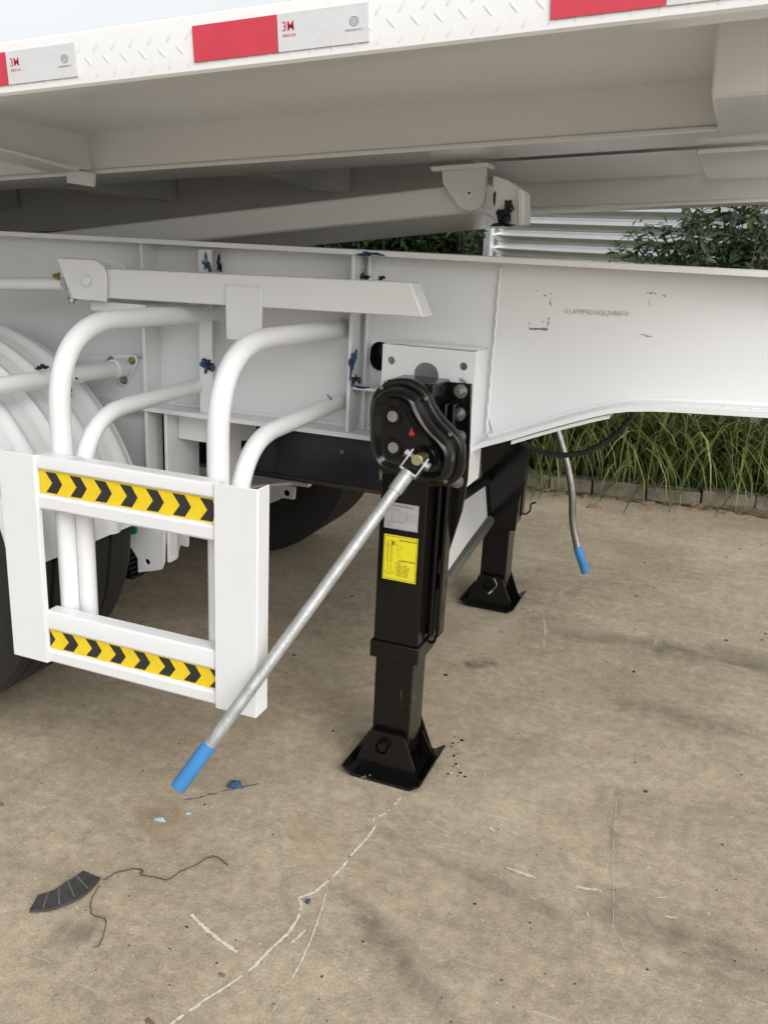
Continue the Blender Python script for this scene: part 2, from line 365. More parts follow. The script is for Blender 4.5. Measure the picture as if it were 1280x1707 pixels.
# gooseneck underside measured on the flange edge
GB = XZ([(800,747),(850,734),(890,722),(940,708),(987,696),(1015,690),(1044,686.5),(1085,686),(1126,687.5),(1280,697)], FY)
ZB = .818
bot = [(-5.2, ZB), (-.545, ZB)] + [(x, z) for x, z in GB] + [(.9, GB[-1][1]+.004)]
top_z = 1.262
def beam(sgn):
    f = (lambda y: y) if sgn > 0 else (lambda y: MIR-y)
    mb = MB()
    slot = [(-.815+.03*math.cos(a), (1.026 if math.sin(a) >= 0 else 1.012)+.03*math.sin(a)) for a in [2*math.pi*k/20+.001 for k in range(20)]]
    ol = [(x, z+.006) for x, z in bot] + [(.9, top_z), (-5.2, top_z)]
    y0, y1 = sorted((f(WY), f(WY+.01)))
    plate_y(mb, ol, [slot], y0, y1)
    mb.box(-5.2, .9, *sorted((f(FY), f(FY+.16))), top_z, top_z+.012)
    # bottom flange follows the gooseneck
    n = len(bot); ya, yb = sorted((f(FY), f(FY+.16)))
    for (x0, z0), (x1, z1) in zip(bot, bot[1:]):
        mb.add([(x0, ya, z0), (x1, ya, z1), (x1, yb, z1), (x0, yb, z0), (x0, ya, z0+.012), (x1, ya, z1+.012), (x1, yb, z1+.012), (x0, yb, z0+.012)],
               [(0, 1, 2, 3), (4, 7, 6, 5), (0, 4, 5, 1), (3, 2, 6, 7)])
    return mb.build('chassis_beam', WHITE_FLAT, TR, label='near white chassis beam with curved gooseneck underside' if sgn > 0 else 'far white chassis beam')
BEAM = beam(1); BEAM2 = beam(-1)
# doubler strip under the gooseneck curve (the second edge line)
db = MB(); GD = [(x, z-.0125) for x, z in bot[3:8]]
for (x0, z0), (x1, z1) in zip(GD, GD[1:]):
    db.prism([(x0, z0), (x1, z1), (x1, z1+.009), (x0, z0+.009)], 'y', FY+.012, FY+.12)
db.build('doubler_plate', WHITE, BEAM)
# overlapping front web plate with weld bead
x_s = at(824, 590, 'y', WY).x
mb = MB(); plate_y(mb, [(x_s, .90), (x_s+.02, .845)] + [(x, z+.014) for x, z in GB if x > x_s+.03] + [(.9, GB[-1][1]+.02), (.9, top_z-.002), (x_s, top_z-.002)], [], WY-.006, WY-.001)
mb.build('front_web_plate', WHITE, BEAM)
mb = MB(); mb.tube([(x_s-.002+.0015*math.sin(k*1.7), WY-.004, .86+(1.25-.86)*k/40) for k in range(41)], .004, 8); mb.build('weld_bead', WHITE, BEAM)
mb = MB(); mb.tube([(-3.5+.06*k, WY-.001, ZB+.014+.001*math.sin(k*2.1)) for k in range(49)], .006, 8)
mb.build('weld_bead', WHITE, BEAM)
mb = MB(); mb.tube([(x, WY-.005, z+.015) for x, z in GB], .007, 8)
mb.build('weld_bead', WHITE, BEAM)
mb = MB(); mb.tube([(-3.4+.05*k, WY-.001, top_z-.003+.0008*math.sin(k*1.9)) for k in range(85)], .005, 8)
mb.build('weld_bead', WHITE, BEAM)
# stamped number and scuffs
vin = MB(); a, b = at(941, 519, 'y', WY-.0065), at(1046, 523.5, 'y', WY-.0065); u = (b-a).normalized()
text(vin, '\u2606LA99FRD36SJLJN860\u2606', .0155, (a+b)/2, u, (0, 0, 1), VINM, off=-.0001, sx=(b-a).length/.158)
vin.build('chassis_number', VINM, BEAM, smooth=0)
def scuff(segs, y=WY-.0066, parent=None, mt=SCUFF, k=9):
    for (x0, y0, x1, y1, wd) in segs:
        mb = MB()
        P = [at(x0+(x1-x0)*i/k+random.gauss(0, .5), y0+(y1-y0)*i/k+random.gauss(0, .5), 'y', y) for i in range(k+1)]
        d = (P[-1]-P[0]).normalized(); n = d.cross(Vector((0, 1, 0)))
        for i in range(k):
            if random.random() < .2: continue
            wa, wb = (wd*random.uniform(.2, 1) for _ in '12')
            mb.poly([P[i]+n*wa/2, P[i+1]+n*wb/2, P[i+1]-n*wb/2, P[i]-n*wa/2])
        if mb.v: mb.build('scuff_mark', mt, parent or BEAM, smooth=0, kind='stuff')
scuff([(882,548,913,549,.006), (912,549,915,530,.004), (882,546,882,536,.003), (918,488,917,510,.005), (893,484,897,484,.003), (906,492,909,493,.004), (903,535,904,537,.004), (884,549,910,547,.003)])
scuff([(1074,488,1095,490,.005), (1104,492,1109,494,.005), (1066,557,1076,558,.003), (1076,560,1085,561,.005), (1080,498,1084,512,.0015)])
# vertical stiffeners welded to the near web
def stiff(x, th, z0, z1, y0=FY+.01, name='stiffener'):
    return MB().box(x, x+th, y0, WY, z0, z1).build(name, WHITE, TR, bevel=.0015)
stiff(-1.452-.03, .01, .60, 1.262); stiff(at(588,500,'y',FY+.01).x-.008, .009, ZB+.012, 1.262); stiff(at(604,500,'y',FY+.03).x, .006, ZB+.012, 1.262, FY+.055)
mb = MB(); mb.box(at(331,500,'y',2.0).x, at(352,500,'y',2.0).x, 2.0, 2.008, ZB+.012, 1.255); mb.box(at(331,500,'y',2.0).x, at(331,500,'y',2.0).x+.008, 2.008, WY, ZB+.012, 1.255)
mb.build('stiffener', WHITE, TR, bevel=.0015)
# lower side plate behind the guard (towards the axle)
hp = MB(); P = XZ([(-260,560),(243,600),(243,700),(258,745),(264,800),(262,870),(205,862),(120,760),(-260,700)], 2.03); hp.prism(P, 'y', 2.03, 2.045)
hp.build('hanger_plate', WHITE_FLAT, TR, bevel=.002)
# suspension hanger: two plates in depth plus the front tab
hb = MB()
hb.box(-1.425, -1.415, 2.0, 2.04, .375, .515); hb.box(-1.425, -1.415, 2.0, 2.16, .517, ZB); hb.box(-1.30, -1.29, 2.03, 2.19, .50, ZB)
hb.prism([(2.05, .81), (2.3, .81), (2.3, .70), (2.05, .735)], 'x', -1.413, -1.302)
hb.tube([(-1.36, 2.25, .80), (-1.36, 2.25, .45)], .03, 14)
HB = hb.build('suspension_hanger', WHITE, TR, bevel=.002)
hb = MB(); ol = XZ([(198,868),(275,885),(274,938),(270,949),(233,953),(232,930),(222,913),(212,908)], 1.99); hx, hz = XZ([(248,936)], 1.99)[0]
plate_y(hb, ol, [circ(hx, hz, .010)], 1.984, 1.996); ta = hb.build('tab', WHITE, HB, bevel=.0015)
hb = MB(); hb.tube([(hx, 2.02, hz), (hx, 1.99, hz)], .0098, 12); hb.build('pin', BLACK, HB)
hb = MB(); ol = XZ([(274,880),(312,892),(312,912),(300,908),(295,918),(294,930),(291,917),(283,905),(274,905)], 2.1); hb.prism(ol, 'y', 2.1, 2.112); hb.build('bracket', WHITE, HB)
hb = MB(); gx = at(221, 884, 'y', 1.975); hb.tube([gx, gx+Vector((0, .02, 0))], .013, 12); hb.build('cap', GREEN, HB)
sp = MB(); c = at(226, 938, 'y', 2.06)
for k in range(6): sp.box(c.x-.50+.03*k, c.x+.012-.004*k, 2.03, 2.12, c.z-.045+.014*k, c.z-.033+.014*k)
sp.build('leaf_spring', NAVY, TR, bevel=.003)
# far hanger seen under the guard
fh = MB(); ol = XZ([(464,806),(492,812),(490,833),(464,829)], 2.87); fx, fz = XZ([(478,822)], 2.87)[0]; plate_y(fh, ol, [circ(fx, fz, .013)], 2.87, 2.882)
z_ = at(470, 806, 'y', 2.87).z
fh.prism([(-1.75, 2.55), (-1.47, 2.87), (-1.40, 2.87), (-1.40, 2.90), (-1.75, 2.90)], 'z', z_, z_+.012); fh.build('suspension_hanger', WHITE, TR, bevel=.002)
MB().tube([(fx, 2.89, fz), (fx, 2.875, fz)], .0125, 12).build('pin', BLACK, bpy.data.objects['suspension_hanger.001'])

# dark cross box between the beams
cb = MB(); cb.prism([(2.34, .575), (2.30, .60), (2.31, .70), (2.36, .86), (2.66, .86), (2.66, .575)], 'x', -1.62, -.70)
CB = cb.build('cross_box', NAVY, TR, bevel=.006)
for q in [(397,722),(572,752),(555,778)]:
    p = at(*q, 'y', 2.318); bolt(MB(), p, (0, -1, 0), .006, .006, NUT, .010).build('bolt', NUT, CB)
MB().lathe((-1.12, 2.24, 1.03), (1, 0, 0), [(0, .02), (.01, .08), (.05, .125), (.40, .125), (.44, .08), (.45, .02)], 28).build('air_tank', NAVY, TR, smooth=50)  # dark tank shape added behind the web slot so the opening reads black
for x in (-.30, -1.9, -2.6): MB().box(x, x+.09, WY+.011, MIR-WY-.011, 1.12, 1.24).build('crossmember', WHITE, TR, bevel=.003)

# wheels
def wheel(cx, y0, y1, R0=.495, label=None):
    prof = [(y0+.05, .30), (y0+.012, .34), (y0, .40), (y0+.012, .455), (y0+.028, .485)]
    W_ = y1-y0; g0 = y0+.03
    for k in range(5):
        a = g0+(W_-.06)*(k/5); b = g0+(W_-.06)*((k+1)/5); gr = .012
        prof += [(a+.001, R0), (b-gr, R0)] + ([(b-gr+.002, R0-.014), (b-.002, R0-.014)] if k < 4 else [(b, R0)])
    prof += [(y1-.012, .487), (y1-.004, .455), (y1, .40), (y1-.012, .34), (y1-.05, .30)]
    n = 72; mb = MB(); V = []
    for k in range(n):
        t = 2*math.pi*k/n
        for j, (y, r) in enumerate(prof):
            wv = .006*math.sin(k*math.pi/3)*(1 if y0+.04 < y < y1-.04 else 0)
            V.append((cx+r*math.cos(t), y+wv, R0+r*math.sin(t)))
    q = len(prof); mb.add(V, [(k*q+j, k*q+j+1, ((k+1) % n)*q+j+1, ((k+1) % n)*q+j) for k in range(n) for j in range(q-1)])
    t = mb.build('tyre', RUBBER, TR, smooth=50, label=label)
    rm = MB(); rm.lathe((cx, y0, R0), (0, 1, 0), [(.07, .1), (.05, .22), (.05, .30), (y1-y0-.05, .30), (y1-y0-.05, .22), (y1-y0-.07, .1)], 32); rm.build('rim', WHITE, t)
    return t
wheel(-1.958, 1.49, 1.91); wheel(-1.83, 3.08, 3.49)
for k in (1, 2):
    wheel(-1.985-1.31*k, 1.49, 1.905); wheel(-1.83-1.31*k, 3.08, 3.49)
MB().tube([(-1.975, 1.6, .495), (-1.90, 3.4, .495)], .06, 16).build('axle', BLACK, TR)
# fender with rolled ribs
FC = (-1.985, .46)
def fender(name, cx, cz, Ri, y0, y1, a0, a1):
    prof = []; n = 44
    for j in range(n+1):
        y = y0+(y1-y0)*j/n; t = (j/n*5) % 1
        rib = max(0, 1-abs(t-.5)/.20); prof.append((y, Ri+.012*math.sqrt(rib) if rib > 0 else Ri))
    prof[0] = (y0, Ri-.02); prof[-1] = (y1, Ri-.012)
    K = 40; mb = MB(); V = []
    for th in (0, .004):
        for k in range(K+1):
            t = a0+(a1-a0)*k/K
            for y, r in prof: V.append((cx+(r-th)*math.cos(t), y, cz+(r-th)*math.sin(t)))
    q = n+1; M_ = (K+1)*q
    fs = [(k*q+j, k*q+j+1, (k+1)*q+j+1, (k+1)*q+j) for k in range(K) for j in range(n)]
    fs += [tuple(M_+i for i in f[::-1]) for f in fs]
    for k in range(K): fs += [(k*q, (k+1)*q, M_+(k+1)*q, M_+k*q), (k*q+n, M_+k*q+n, M_+(k+1)*q+n, (k+1)*q+n)]
    for j in range(n): fs += [(j, M_+j, M_+j+1, j+1)]
    mb.add(V, fs); return mb.build(name, WHITE, TR, smooth=40)
fender('fender', -2.005, .46, .572, 1.447, 1.935, R(6.5), R(176))
fender('fender', -1.84, .47, .575, 3.05, 3.5, R(40), R(140))
fender('fender', -3.315, .46, .572, 1.447, 1.935, R(10), R(170)); fender('fender', -4.625, .46, .572, 1.447, 1.935, R(10), R(170))
# fender carrying tube with its flange plate
ft = MB(); p0 = at(-30, 648, 'y', 1.50); p1 = at(210, 612, 'y', 2.02)
ft.tube([p0+(p0-p1)*.2, p0, p1], .0215, 18); ft.tube([p1-(p1-p0).normalized()*.055, p1-(p1-p0).normalized()*.01], .026, 18)
FT = ft.build('fender_tube', WHITE, TR)
fl = MB(); ol = [Vector((x, z)) for x, z in XZ([(178,594),(222,590),(233,600),(231,610),(214,641),(203,641),(186,612)], 2.03)]
fl.prism([(p.x, p.y) for p in smooth_loop(ol, 3)], 'y', 2.02, 2.03); fl.build('flange_plate', WHITE, FT, bevel=.002)
for q, mt in [((186,600), NUT), ((221,601), ZINC), ((208,634), NUT)]:
    p = at(*q, 'y', 2.02); bolt(MB(), p, (0, -1, 0), .008, .007, mt, .011).build('bolt', mt, FT)

# guide bar with hinge bracket
gy = 1.84
gb = MB(); P = XZ([(172,447),(690,471),(725,529),(700,528.5),(172,496)], gy)
top = XZ([(172,447)], gy)[0]; tr_ = XZ([(684,471)], gy)[0]; br = XZ([(706,529)], gy)[0]; bl = XZ([(172,497)], gy)[0]
V = [(top[0], gy, top[1]), (tr_[0], gy, tr_[1]), (br[0], gy, br[1]), (bl[0], gy, bl[1])]
gb.prism([(v[0], v[2]) for v in V], 'y', gy, gy+.065)
GBAR = gb.build('guide_bar', WHITE, TR, bevel=.004, seg=3)
br_ = MB(); P = XZ([(95,430),(160,434),(172,444),(177,457),(177,503),(120,498)], gy-.012); br_.prism(P, 'y', gy-.012, gy-.004)
P2 = XZ([(95,430),(101,430),(126,498),(120,498)], gy-.004); br_.prism(P2, 'y', gy-.004, gy+.075); br_.prism([(x+.0, z) for x, z in P], 'y', gy+.068, gy+.076)
HBK = br_.build('hinge_bracket', WHITE, TR, bevel=.002)
p = at(147, 468, 'y', gy-.012); MB().tube([p, p+Vector((0, -.010, 0))], .013, 20).build('pin', WHITE, HBK, bevel=.002)
p = at(121, 497, 'y', gy-.006); bolt(MB(), p, (0, -.3, -1), .008, .008, NUT, .012).build('bolt', NUT, HBK)
p = at(99, 461, 'y', gy+.02); bolt(MB(), p, (-.6, -1, .2), .008, .008, ZINC, .011).build('bolt', ZINC, HBK)
a, b = at(-60, 473, 'y', gy+.03), at(108, 473, 'y', gy+.03); MB().tube([a, b], .0165, 16).build('link_rod', WHITE_FLAT, TR)
hg = MB(); P = XZ([(375,475),(433,479),(437,484),(436,550),(378,565)], gy-.006); hg.prism([(P[0]), P[1], P[2], (P[3][0], P[4][1]), P[4]], 'y', gy-.0065, gy-.0005); hg.build('hang_plate', WHITE, TR, bevel=.0015)
for q in ((-1.55, -1.38, gy+.03, WY, 1.09, 1.115), (-.92, -.90, gy+.066, WY, 1.14, 1.20), (-1.28, -1.26, gy+.066, WY, 1.13, 1.20)): MB().box(*q).build('bar_support', WHITE, TR, bevel=.002)

# side guard
GY = 1.40                       # front face of the guard
SG = MB()
SG.box(-1.418, -1.321, GY-.006, GY-.002, .347, .829); SG.box(-1.418, -1.414, GY-.002, GY+.036, .347, .829); SG.box(-1.325, -1.321, GY-.002, GY+.009, .347, .829)
SGO = SG.build('side_guard', WHITE, TR, bevel=.0015)
p2 = MB(); p2.box(-.8825, -.786, GY-.006, GY-.002, .345, .832); p2.box(-.790, -.786, GY-.002, GY+.042, .345, .832); p2.box(-.8825, -.8785, GY-.002, GY+.009, .345, .832)
p2.build('guard_post', WHITE, SGO, bevel=.0015)
def rail(zt, st_, sb, zb):
    y = GY
    pr = [(y+.035, zt), (y+.004, zt), (y, zt-.002), (y-.0012, zt-.006), (y-.0012, st_+.005), (y+.001, st_+.001), (y+.007, st_), (y+.007, sb), (y+.001, sb-.002), (y-.0012, sb-.006), (y-.0012, zb+.005), (y+.003, zb), (y+.035, zb), (y+.035, zb+.004), (y+.011, zb+.004), (y+.011, zt-.004), (y+.035, zt-.004)]
    return MB().prism(pr, 'x', -1.3215, -.882).build('guard_rail', WHITE, SGO, smooth=24, bevel=.0006)
def chevrons(zt, zb, n, off):
    yy = GY+.0062; xa, xb = -1.321, -.8825
    mb = MB(); mb.poly([(xa, yy, zb+.001), (xb, yy, zb+.001), (xb, yy, zt-.001), (xa, yy, zt-.001)], YELLOW)
    zc = (zt+zb)/2; t = (zt-zb)*.42
    for k in range(n):
        x = xa+off+k*.0636
        pts = [(x, t), (x+.0285, t), (x+.0435, 0), (x+.0285, -t), (x, -t), (x+.017, 0)]
        pts = [(min(max(a, xa+.0005), xb-.0002), b) for a, b in pts]
        mb.add([(a, yy-.0003, zc+b) for a, b in pts], [(0, 1, 2, 5), (5, 2, 3, 4)], TAPEBLK)
    return mb.build('chevron_strip', YELLOW, SGO, smooth=0)
rail(.829, .798, .744, .710); rail(.473, .429, .380, .348)
chevrons(.798, .744, 7, .0176); chevrons(.429, .380, 8, -.0276)
def gtube(xf, xb, zt, r, yv, yend, zback, rad):
    P = fillet([(xf, yv, .36), (xf, yv, zt), (xb, yend, zback)], rad, 14)
    return MB().tube(P, r, 20).build('guard_tube', WHITE, SGO, smooth=40)
YE = WY-.005
e1, e2, e3, e4 = at(362,521,'y',YE), at(345,638,'y',YE), at(575,547,'y',YE), at(572,668,'y',YE)
gtube(-1.303, e1.x, e1.z+.004, .0225, GY+.06, YE, e1.z, .19); gtube(-1.265, e2.x, e2.z-.004, .0195, GY+.075, YE, e2.z, .17)
gtube(-.913, e3.x, e3.z+.004, .0225, GY+.06, YE, e3.z, .19); gtube(-.877, e4.x, e4.z-.004, .0195, GY+.075, YE, e4.z, .17)
for e, r in ((e1, .0235), (e2, .0205), (e3, .0235), (e4, .0205)):
    n = 26; P = [(e.x+(r+random.gauss(0, .0007))*math.cos(2*math.pi*k/n), WY-.003, e.z+(r+random.gauss(0, .0007))*math.sin(2*math.pi*k/n)) for k in range(n+1)]
    P[-1] = P[0]; MB().tube(P, .0042, 8).build('weld_bead', WHITE, SGO, smooth=60)
for x, z0, z1 in ((-1.3205, .711, .829), (-1.3205, .349, .473), (-.8828, .711, .829), (-.8828, .349, .473)):
    MB().tube([(x+random.gauss(0, .0003), GY+.001, z0+(z1-z0)*k/20) for k in range(21)], [.0022+random.gauss(0, .0003) for k in range(21)], 6).build('weld_bead', WHITE, SGO, smooth=60)

# ------------------------------------------------------------------ landing legs
def leg(near):
    dx = 0 if near else -.054
    f = (lambda y: y) if near else (lambda y: MIR+.008-y)
    def bx(mb, x0, x1, y0, y1, z0, z1, mt=None):
        a, b = sorted((f(y0), f(y1))); return mb.box(x0+dx, x1+dx, a, b, z0, z1, mt)
    mb = MB(); bx(mb, -.700, -.586, 1.816, 1.93, .365, 1.0); bx(mb, -.583, -.572, 1.875, 1.93, .37, .95); bx(mb, -.566, -.556, 1.885, 1.93, .37, .95)
    L = mb.build('landing_leg', BLACK, TR, bevel=.004, seg=3, label='near black landing leg with yellow sticker' if near else 'far black landing leg')
    mb = MB(); bx(mb, -.706, -.581, 1.810, 1.936, .322, .366); mb.build('collar', BLACK, L, bevel=.003)
    mb = MB(); bx(mb, -.694, -.596, 1.823, 1.922, .05, .40); mb.build('inner_tube', BLACK, L, bevel=.004, seg=3)
    # foot plate, sides bent up
    ys = sorted((f(1.77), f(1.974))); pr = [(-.752, .022), (-.725, .002), (-.567, .002), (-.540, .022), (-.542, .028), (-.569, .009), (-.723, .009), (-.750, .028)]
    mb = MB(); mb.prism([(x+dx, z) for x, z in pr], 'y', *ys); FP = mb.build('foot_plate', BLACK, L, bevel=.0015)
    for y in (1.806, 1.932):
        mb = MB(); a, b = sorted((f(y), f(y+.008)))
        v, ff = curve_mesh([[(-.735+dx, .009), (-.558+dx, .009), (-.602+dx, .118), (-.612+dx, .124), (-.688+dx, .124), (-.694+dx, .118)], circ(-.655+dx, .088, .0165)], b-a)
        mb.add([(p[0], (a+b)/2+p[2], p[1]) for p in v], ff); mb.build('saddle_plate', BLACK, L, bevel=.001)
    a, b = sorted((f(1.814), f(1.932)))     # low stiffening fin on each side
    for sg in (-1, 1):
        x = -.645+dx+sg*.052; yb_ = f(1.924)
        MB().prism([(x, .009), (x+sg*.040, .010), (x, .085)], 'y', yb_-.003, yb_+.003).build('stiffening_fin', BLACK, L)
    mb = MB(); mb.tube([(-.655+dx, f(1.79), .088), (-.655+dx, f(1.95), .088)], .0160, 20, cap=False); mb.tube([(-.655+dx, f(1.795), .088), (-.655+dx, f(1.94), .088)], .012, 20); mb.build('pivot_pin', BLACK, L, smooth=40)
    # mounting back plate that tapers down
    P = XZ([(700,632),(786,640),(783,735),(779,800),(770,852),(733,966),(700,960)], 1.935) if near else [(p.x+.054, p.z) for p in (at(*q, 'y', 3.0) for q in [(800,690),(897,690),(885,735),(878,775),(864,835),(858,886),(808,886),(802,800)])]
    P = [(x+(0 if near else dx), z) for x, z in P]
    a, b = sorted((f(1.932), f(1.942))); mb = MB(); mb.prism(P, 'y', a, b); mb.build('mount_plate', BLACK, L, bevel=.0015)
    return L
LEG = leg(True); LEGF = leg(False)
# far leg side wing (dark, widening upward) and lower part of its own
# gearbox
OUT = [(616,682),(623,655),(637,641),(654,633),(677,633),(700,644),(712,658),(720,677),(734,698),(754,719),(767,738),(771.5,760),(769,785),(759,803),(735,812),(705,809),(672,800),(640,788),(624,770),(617.5,745),(616,712)]
loop = smooth_loop([Vector(p) for p in XZ(OUT, 1.785)], 5)
def inset(lp, d):
    n = len(lp); out = []
    ar = sum(lp[i].x*lp[(i+1) % n].y-lp[(i+1) % n].x*lp[i].y for i in range(n)); s_ = 1 if ar > 0 else -1
    for i in range(n):
        t = (lp[(i+2) % n]-lp[i-2]).normalized(); out.append(lp[i]+Vector((-t.y, t.x))*d*s_)
    return out
mb = MB(); rings = [(0, 1.816), (0, 1.788), (.0035, 1.785), (.0115, 1.785), (.014, 1.776), (.017, 1.752), (.021, 1.744), (.027, 1.741), (.033, 1.744), (.038, 1.754), (.044, 1.756)]
V = []; n = len(loop)
for d, y in rings: V += [(p.x, y, p.y) for p in inset(loop, d)]
fs = [(r*n+k, r*n+(k+1) % n, (r+1)*n+(k+1) % n, (r+1)*n+k) for r in range(len(rings)-1) for k in range(n)] + [list(range((len(rings)-1)*n, len(rings)*n))]
mb.add(V, fs); GX = mb.build('gearbox_cover', BLACK, LEG, smooth=50)
mb = MB(); mb.box(-.70, -.590, 1.87, 1.935, .978, .996); mb.box(-.69, -.60, 1.80, 1.87, .93, .982)
mb.build('head_plate', BLACK, LEG, bevel=.003)
for q in [(637,646),(711,664),(751,724),(743,802),(636,787),(619,707)]:
    p = at(*q, 'y', 1.783); bolt(MB(), p, (0, -1, 0), .0046, .005, ZINC).build('bolt', ZINC, LEG)
for q, r in [((655,694), .0115), ((656,746), .0115)]:
    p = at(*q, 'y', 1.757)
    MB().lathe(p, (0, -1, 0), [(-.004, r*1.9), (.003, r*1.85), (.006, r*1.7), (.006, r*1.3), (.001, r*1.2)], 28).build('bearing_ring', BLACK, LEG)
    MB().lathe(p, (0, -1, 0), [(0, r*1.08), (.0045, r*1.08), (.0055, r*.98)], 24).build('plug', PLUG, LEG)
mb = MB(); c = at(686, 722, 'y', 1.7555)
mb.poly([c+Vector((a*.00082, 0, b*.00082)) for a, b in [(-6, -5), (-2, -9), (1, -4), (5, -11), (6, -3), (10, 0), (6, 2), (3, 4), (2, 12), (-1, 15), (-2, 8), (-5, 5), (-4, 1), (-9, -1)]]); mb.build('paint_dab', REDPAINT, LEG, smooth=0)
# mounting bolts on the back plate
for q in [(768,652),(765,690),(766,728),(762,802)]:
    p = at(*q, 'y', 1.93); bolt(MB(), p, (-.05, -1, 0), .0105, .013, NUT, .0165).build('mounting_bolt', NUT, LEG)
p = at(737, 647, 'y', 1.90); bolt(MB(), p, (0, -1, 0), .006, .006, NUT, .008).build('bolt', NUT, LEG)
# stickers
sy_ = 1.8152
mb = MB(); P = XZ([(641,835),(698.5,845),(695,890),(639.5,880)], sy_)
P = [(-.687, P[0][1]), (P[1][0], P[0][1]), (P[1][0], P[2][1]+.003), (-.687, P[2][1]+.003)]
x0, x1, zt, zb = P[0][0], P[1][0], P[0][1], P[2][1]
mb.poly([(x0, sy_, zb), (x1, sy_, zb), (x1, sy_, zt), (x0, sy_, zt)], STICKG)
y = sy_-.0004; wd, hh = x1-x0, zt-zb
text(mb, '\u4f5b\u5c71\u5e02\u6302\u8f66\u914d\u4ef6\u5236\u9020\u6709\u9650\u516c\u53f8', .0048, ((x0+x1)/2, y, zt-.09*hh-.002), (1, 0, 0), (0, 0, 1), TAPEBLK, sx=1.0)
text(mb, '\u540d\u79f0  \u534a\u6302\u8f66\u652f\u817f', .0040, (x0+.09*wd, y, zt-.26*hh), (1, 0, 0), (0, 0, 1), GREYPRINT, align='LEFT')
def ln(mb, xa, za, xb, zb_, t=.0004, mt=GREYPRINT, y=None):
    y_ = sy_-.0004 if y is None else y
    d = Vector((xb-xa, zb_-za)); n_ = Vector((-d.y, d.x)).normalized()*t/2
    mb.poly([(xa+n_.x, y_, za+n_.y), (xb+n_.x, y_, zb_+n_.y), (xb-n_.x, y_, zb_-n_.y), (xa-n_.x, y_, za-n_.y)], mt)
for k in range(4): ln(mb, x0+.08*wd, zt-(.34+.11*k)*hh, x1-.09*wd, zt-(.34+.11*k)*hh)
for k in (.08, .36, .55, .78, .91): ln(mb, x0+k*wd, zt-.34*hh, x0+k*wd, zt-.67*hh)
for r_ in range(3):
    for cx_, s_ in ((.22, '\u578b\u53f7'), (.45, '28'), (.665, '\u8f7d\u8377'), (.84, 'T')): text(mb, s_, .0036, (x0+cx_*wd, y, zt-(.395+.11*r_)*hh), (1, 0, 0), (0, 0, 1), GREYPRINT)
for r_ in range(4): text(mb, ['\u5730\u5740  \u5e7f\u4e1c\u7701\u4f5b\u5c71\u5e02\u5357\u6d77\u533a', '\u7535\u8bdd  0757', '\u4f20\u771f  0757', '\u65e5\u671f  2025'][r_], .0034, (x0+.08*wd, y, zt-(.73+.062*r_)*hh), (1, 0, 0), (0, 0, 1), GREYPRINT, align='LEFT')
for a_, b_ in [((.03, .03), (.97, .03)), ((.03, .97), (.97, .97)), ((.03, .03), (.03, .97)), ((.97, .03), (.97, .97))]: ln(mb, x0+a_[0]*wd, zt-a_[1]*hh, x0+b_[0]*wd, zt-b_[1]*hh)
mb.build('data_plate', STICKG, LEG, smooth=0)
mb = MB(); P = XZ([(640,889),(697,899),(691,975),(635.5,964)], sy_); x0, x1, zt, zb = P[0][0]+.001, P[1][0], P[0][1], P[3][1]+.001; wd, hh = x1-x0, zt-zb
mb.poly([(x0, sy_, zb), (x1, sy_, zb), (x1, sy_, zt), (x0, sy_, zt)], STICKY)
U = lambda a, b: (x0+a*wd, zt-b*hh)
def L2(a, b, c, d, t=.0006): ln(mb, *U(a, b), *U(c, d), t=t, mt=TAPEBLK)
for q in [(.03,.03,.97,.03),(.03,.97,.97,.97),(.03,.03,.03,.97),(.97,.03,.97,.97)]: L2(*q, t=.0009)
for q in [(.12,.14,.12,.58),(.26,.14,.26,.58),(.12,.58,.26,.58),(.12,.14,.30,.11),(.15,.2,.15,.56),(.22,.2,.22,.56),(.14,.58,.14,.80),(.24,.58,.24,.80),(.07,.84,.34,.84),(.07,.84,.14,.79),(.34,.84,.25,.79),(.12,.87,.29,.87),(.37,.2,.46,.24),(.38,.27,.46,.31),(.47,.3,.52,.27),(.52,.27,.55,.22),(.46,.38,.46,.44),(.46,.44,.58,.46),(.40,.28,.46,.36),(.1,.16,.1,.28)]: L2(*q)
for k in range(14):
    a = 2*math.pi*k/14; L2(.28+.055*math.cos(a), .18+.055*math.sin(a)*.75, .28+.055*math.cos(a+.45), .18+.055*math.sin(a+.45)*.75, .0012)
for q in [(.26,.16,.3,.2),(.25,.2,.31,.15),(.27,.21,.29,.14)]: L2(*q, t=.001)
tx = lambda s_, sz, a, b, al='LEFT': text(mb, s_, sz, (U(a, b)[0], sy_-.0004, U(a, b)[1]), (1, 0, 0), (0, 0, 1), TAPEBLK, align=al)
tx('\u4f7f\u7528\u8bf4\u660e28\u5428\u652f\u817f', .0052, .46, .10); tx('\u652f\u817f\u64cd\u4f5c\u6ce8\u610f\u4e8b\u9879', .0052, .47, .545); tx('\u6ce8\u610f\u4e8b\u9879', .0038, .36, .60)
for k, s_ in enumerate(['1  \u4f7f\u7528\u524d  \u5148\u68c0\u67e5', '2  \u6447\u628a\u8f6c\u52a8  \u4e0d\u53ef\u8d85\u8f7d', '3  \u4f4e\u901f\u6863  \u5347\u8d77\u91cd\u7269', '4  \u9ad8\u901f\u6863  \u7a7a\u8f7d\u65f6\u7528', '5  \u5b9a\u671f\u52a0\u6ce8  \u6da6\u6ed1\u6cb9', '6  \u64cd\u4f5c\u540e  \u6302\u597d\u6447\u628a']): tx(s_, .0040, .36, .655+.045*k)
mb.build('warning_sticker', STICKY, LEG, smooth=0)
